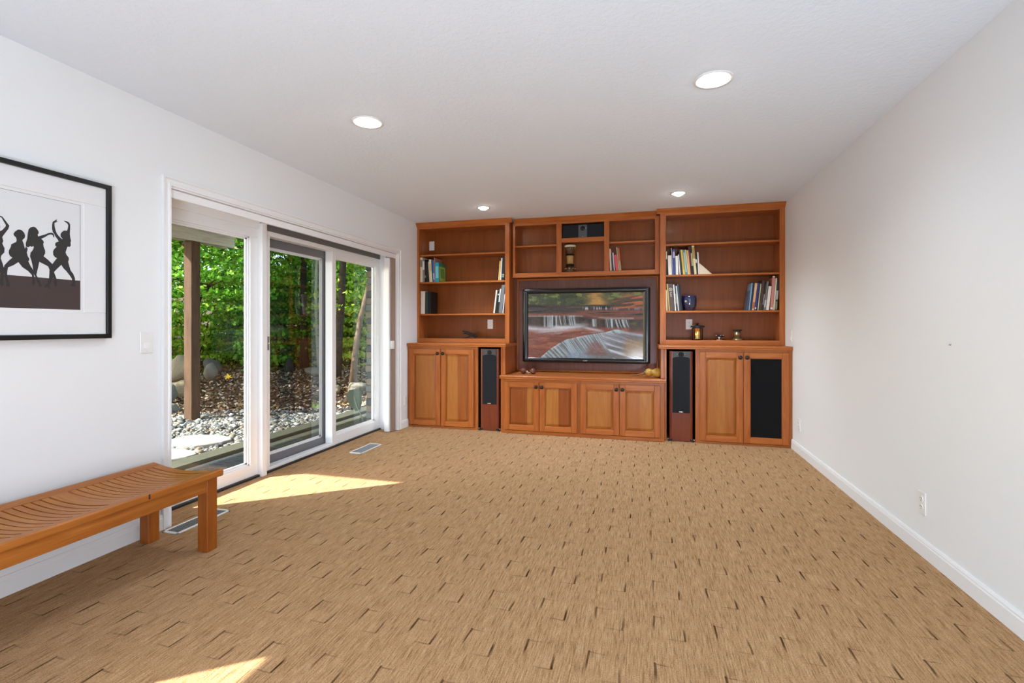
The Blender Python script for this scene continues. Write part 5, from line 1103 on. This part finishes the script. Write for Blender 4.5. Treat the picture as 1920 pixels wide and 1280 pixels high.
o = B().tube([(0, 0, 0), (.03, .02, .14), (-.02, .04, .27), (-.01, .05, .34)], [.12, .09, .075, .03], 9).build('tree_stump', M['bark_dark']); o.location = (-7.1, 8.65, ground_z(-7.1, 8.65) - .05); tag(o, 'broken mossy stump left of the thick dark trunk', 'stump')
# row of far trees and shrubs: each with its own crown
far = [(-15.5, 9.5), (-14.5, 12.2), (-13.5, 15.0), (-12.0, 17.0), (-10.2, 18.2), (-8.4, 19.0), (-6.6, 19.2), (-16.5, 7.0), (-12.6, 10.2), (-11.4, 13.0), (-7.0, 14.5), (-4.6, 14.0), (-13.0, 7.6), (-9.8, 14.6)]
posn = ['far left of the left panel', 'left of the cedar post, far back', 'right of the cedar post, far back', 'in the right half of the left panel, far back', 'at the left edge of the middle panel, far back',
        'in the centre of the middle panel, far back', 'at the right edge of the middle panel, far back', 'leftmost in the far row', 'in the second row behind the cedar post', 'in the second row between left and middle panels', 'in the second row behind the far panel', 'at the right end of the far panel', 'in the second row at far left', 'in the second row behind the middle panel']
for k, (x, y) in enumerate(far):
    hh_ = 9.5 if k < 7 else 7.5
    if k in (2, 3, 9, 13): hh_ = 2.6
    mt = (LG, LY, LG, LG, LD, LG, LY, LG, LG, LY, LG, LG, LG, LD)[k]
    tree('forest_tree', 'tree crown ' + posn[k], x, y, hh_, .13, (.2, .1), (1.1 if hh_ < 4 else 2.9) if k < 10 else 2.2, 8000, .062, mt, M['bark_dark'], 40 + k, G1, limbs=11, crown_low=.05)
def shrub(x, y, r_, h_, n, mat, lab, seed):
    e = empty('shrub', (x, y, ground_z(x, y)), label=lab, cat='shrub', group=G1); rg = random.Random(seed); b = B(); cs_ = []
    for k in range(9):
        a = rg.uniform(0, 6.28); t = Vector((cos(a) * r_ * rg.uniform(.3, 1), sin(a) * r_ * rg.uniform(.3, 1), h_ * rg.uniform(.5, 1))); b.tube([(0, 0, -.05), t * .5 + Vector((0, 0, .1 * h_)), t], [.018, .012, .004], 5); cs_.append((*(t * .9), r_ * .5, .8)); cs_.append((*(t * .55), r_ * .42, .8)); cs_.append((t.x * 1.1, t.y * 1.1, .16 * h_, r_ * .42, .8))
    b.build('stems', M['bark'], e); leaf_cloud('foliage', cs_, n, .045, mat, e, seed, .2)
for x, y, r_, h_, n, mt, lab, sd in ((-8.2, 8.9, .8, 1.3, 3200, LG, 'leafy shrub low between post and door frame in the left panel', 71), (-9.6, 7.9, .9, 1.4, 3200, LY, 'yellow-green shrub directly behind the cedar post', 72),
        (-10.4, 7.0, .9, 1.3, 2600, LG, 'green shrub left of the cedar post', 73), (-6.9, 10.2, .8, 1.2, 2600, LY, 'pale shrub behind the stump', 74), (-4.9, 9.8, .7, 1.2, 2600, LG, 'shrub right of the leaning trunk', 75),
        (-8.6, 9.8, .9, 1.6, 3200, LG, 'tall shrub at the left edge of the middle panel', 76), (-5.9, 11.2, .9, 1.5, 3000, LG, 'shrub behind the leaning trunk', 77)):
    shrub(x, y, r_, h_, n, mt, lab, sd)
under = ['far left', 'left of the cedar post', 'behind the cedar post', 'right of the cedar post', 'at the right of the left panel', 'at the left of the middle panel', 'in the middle of the middle panel', 'at the right of the middle panel', 'at the left of the far panel', 'in the middle of the far panel', 'at the right of the far panel']
for k, wh in enumerate(under):
    a = radians(52 - k * 4.4); R_ = 13.2 + (k % 3) * .7; x, y = -R_ * sin(a), R_ * cos(a)
    shrub(x, y, 1.15, 2.1, 4800, (LG, LY, LG, LY)[k % 4], 'waist-high undergrowth ' + wh, 90 + k)
# trees on the sun side of the gravel, beyond the left edge of the view, that dapple it with shade
for k, (x, y, hh_, cr) in enumerate(((-13.0, 2.4, 7.5, 1.7), (-13.4, 4.8, 8.5, 2.4), (-11.6, 6.2, 6.0, 1.6))):
    tree('shade_tree', ('tall maple left of the boulders, nearest the house', 'tall maple left of the boulders, farthest from the house', 'small maple just left of the boulders')[k], x, y, hh_, .12, (.1, .1), cr, (5200, 6500, 2500)[k], .075, LG, M['bark_dark'], 120 + k, None, limbs=10, crown_low=.38)
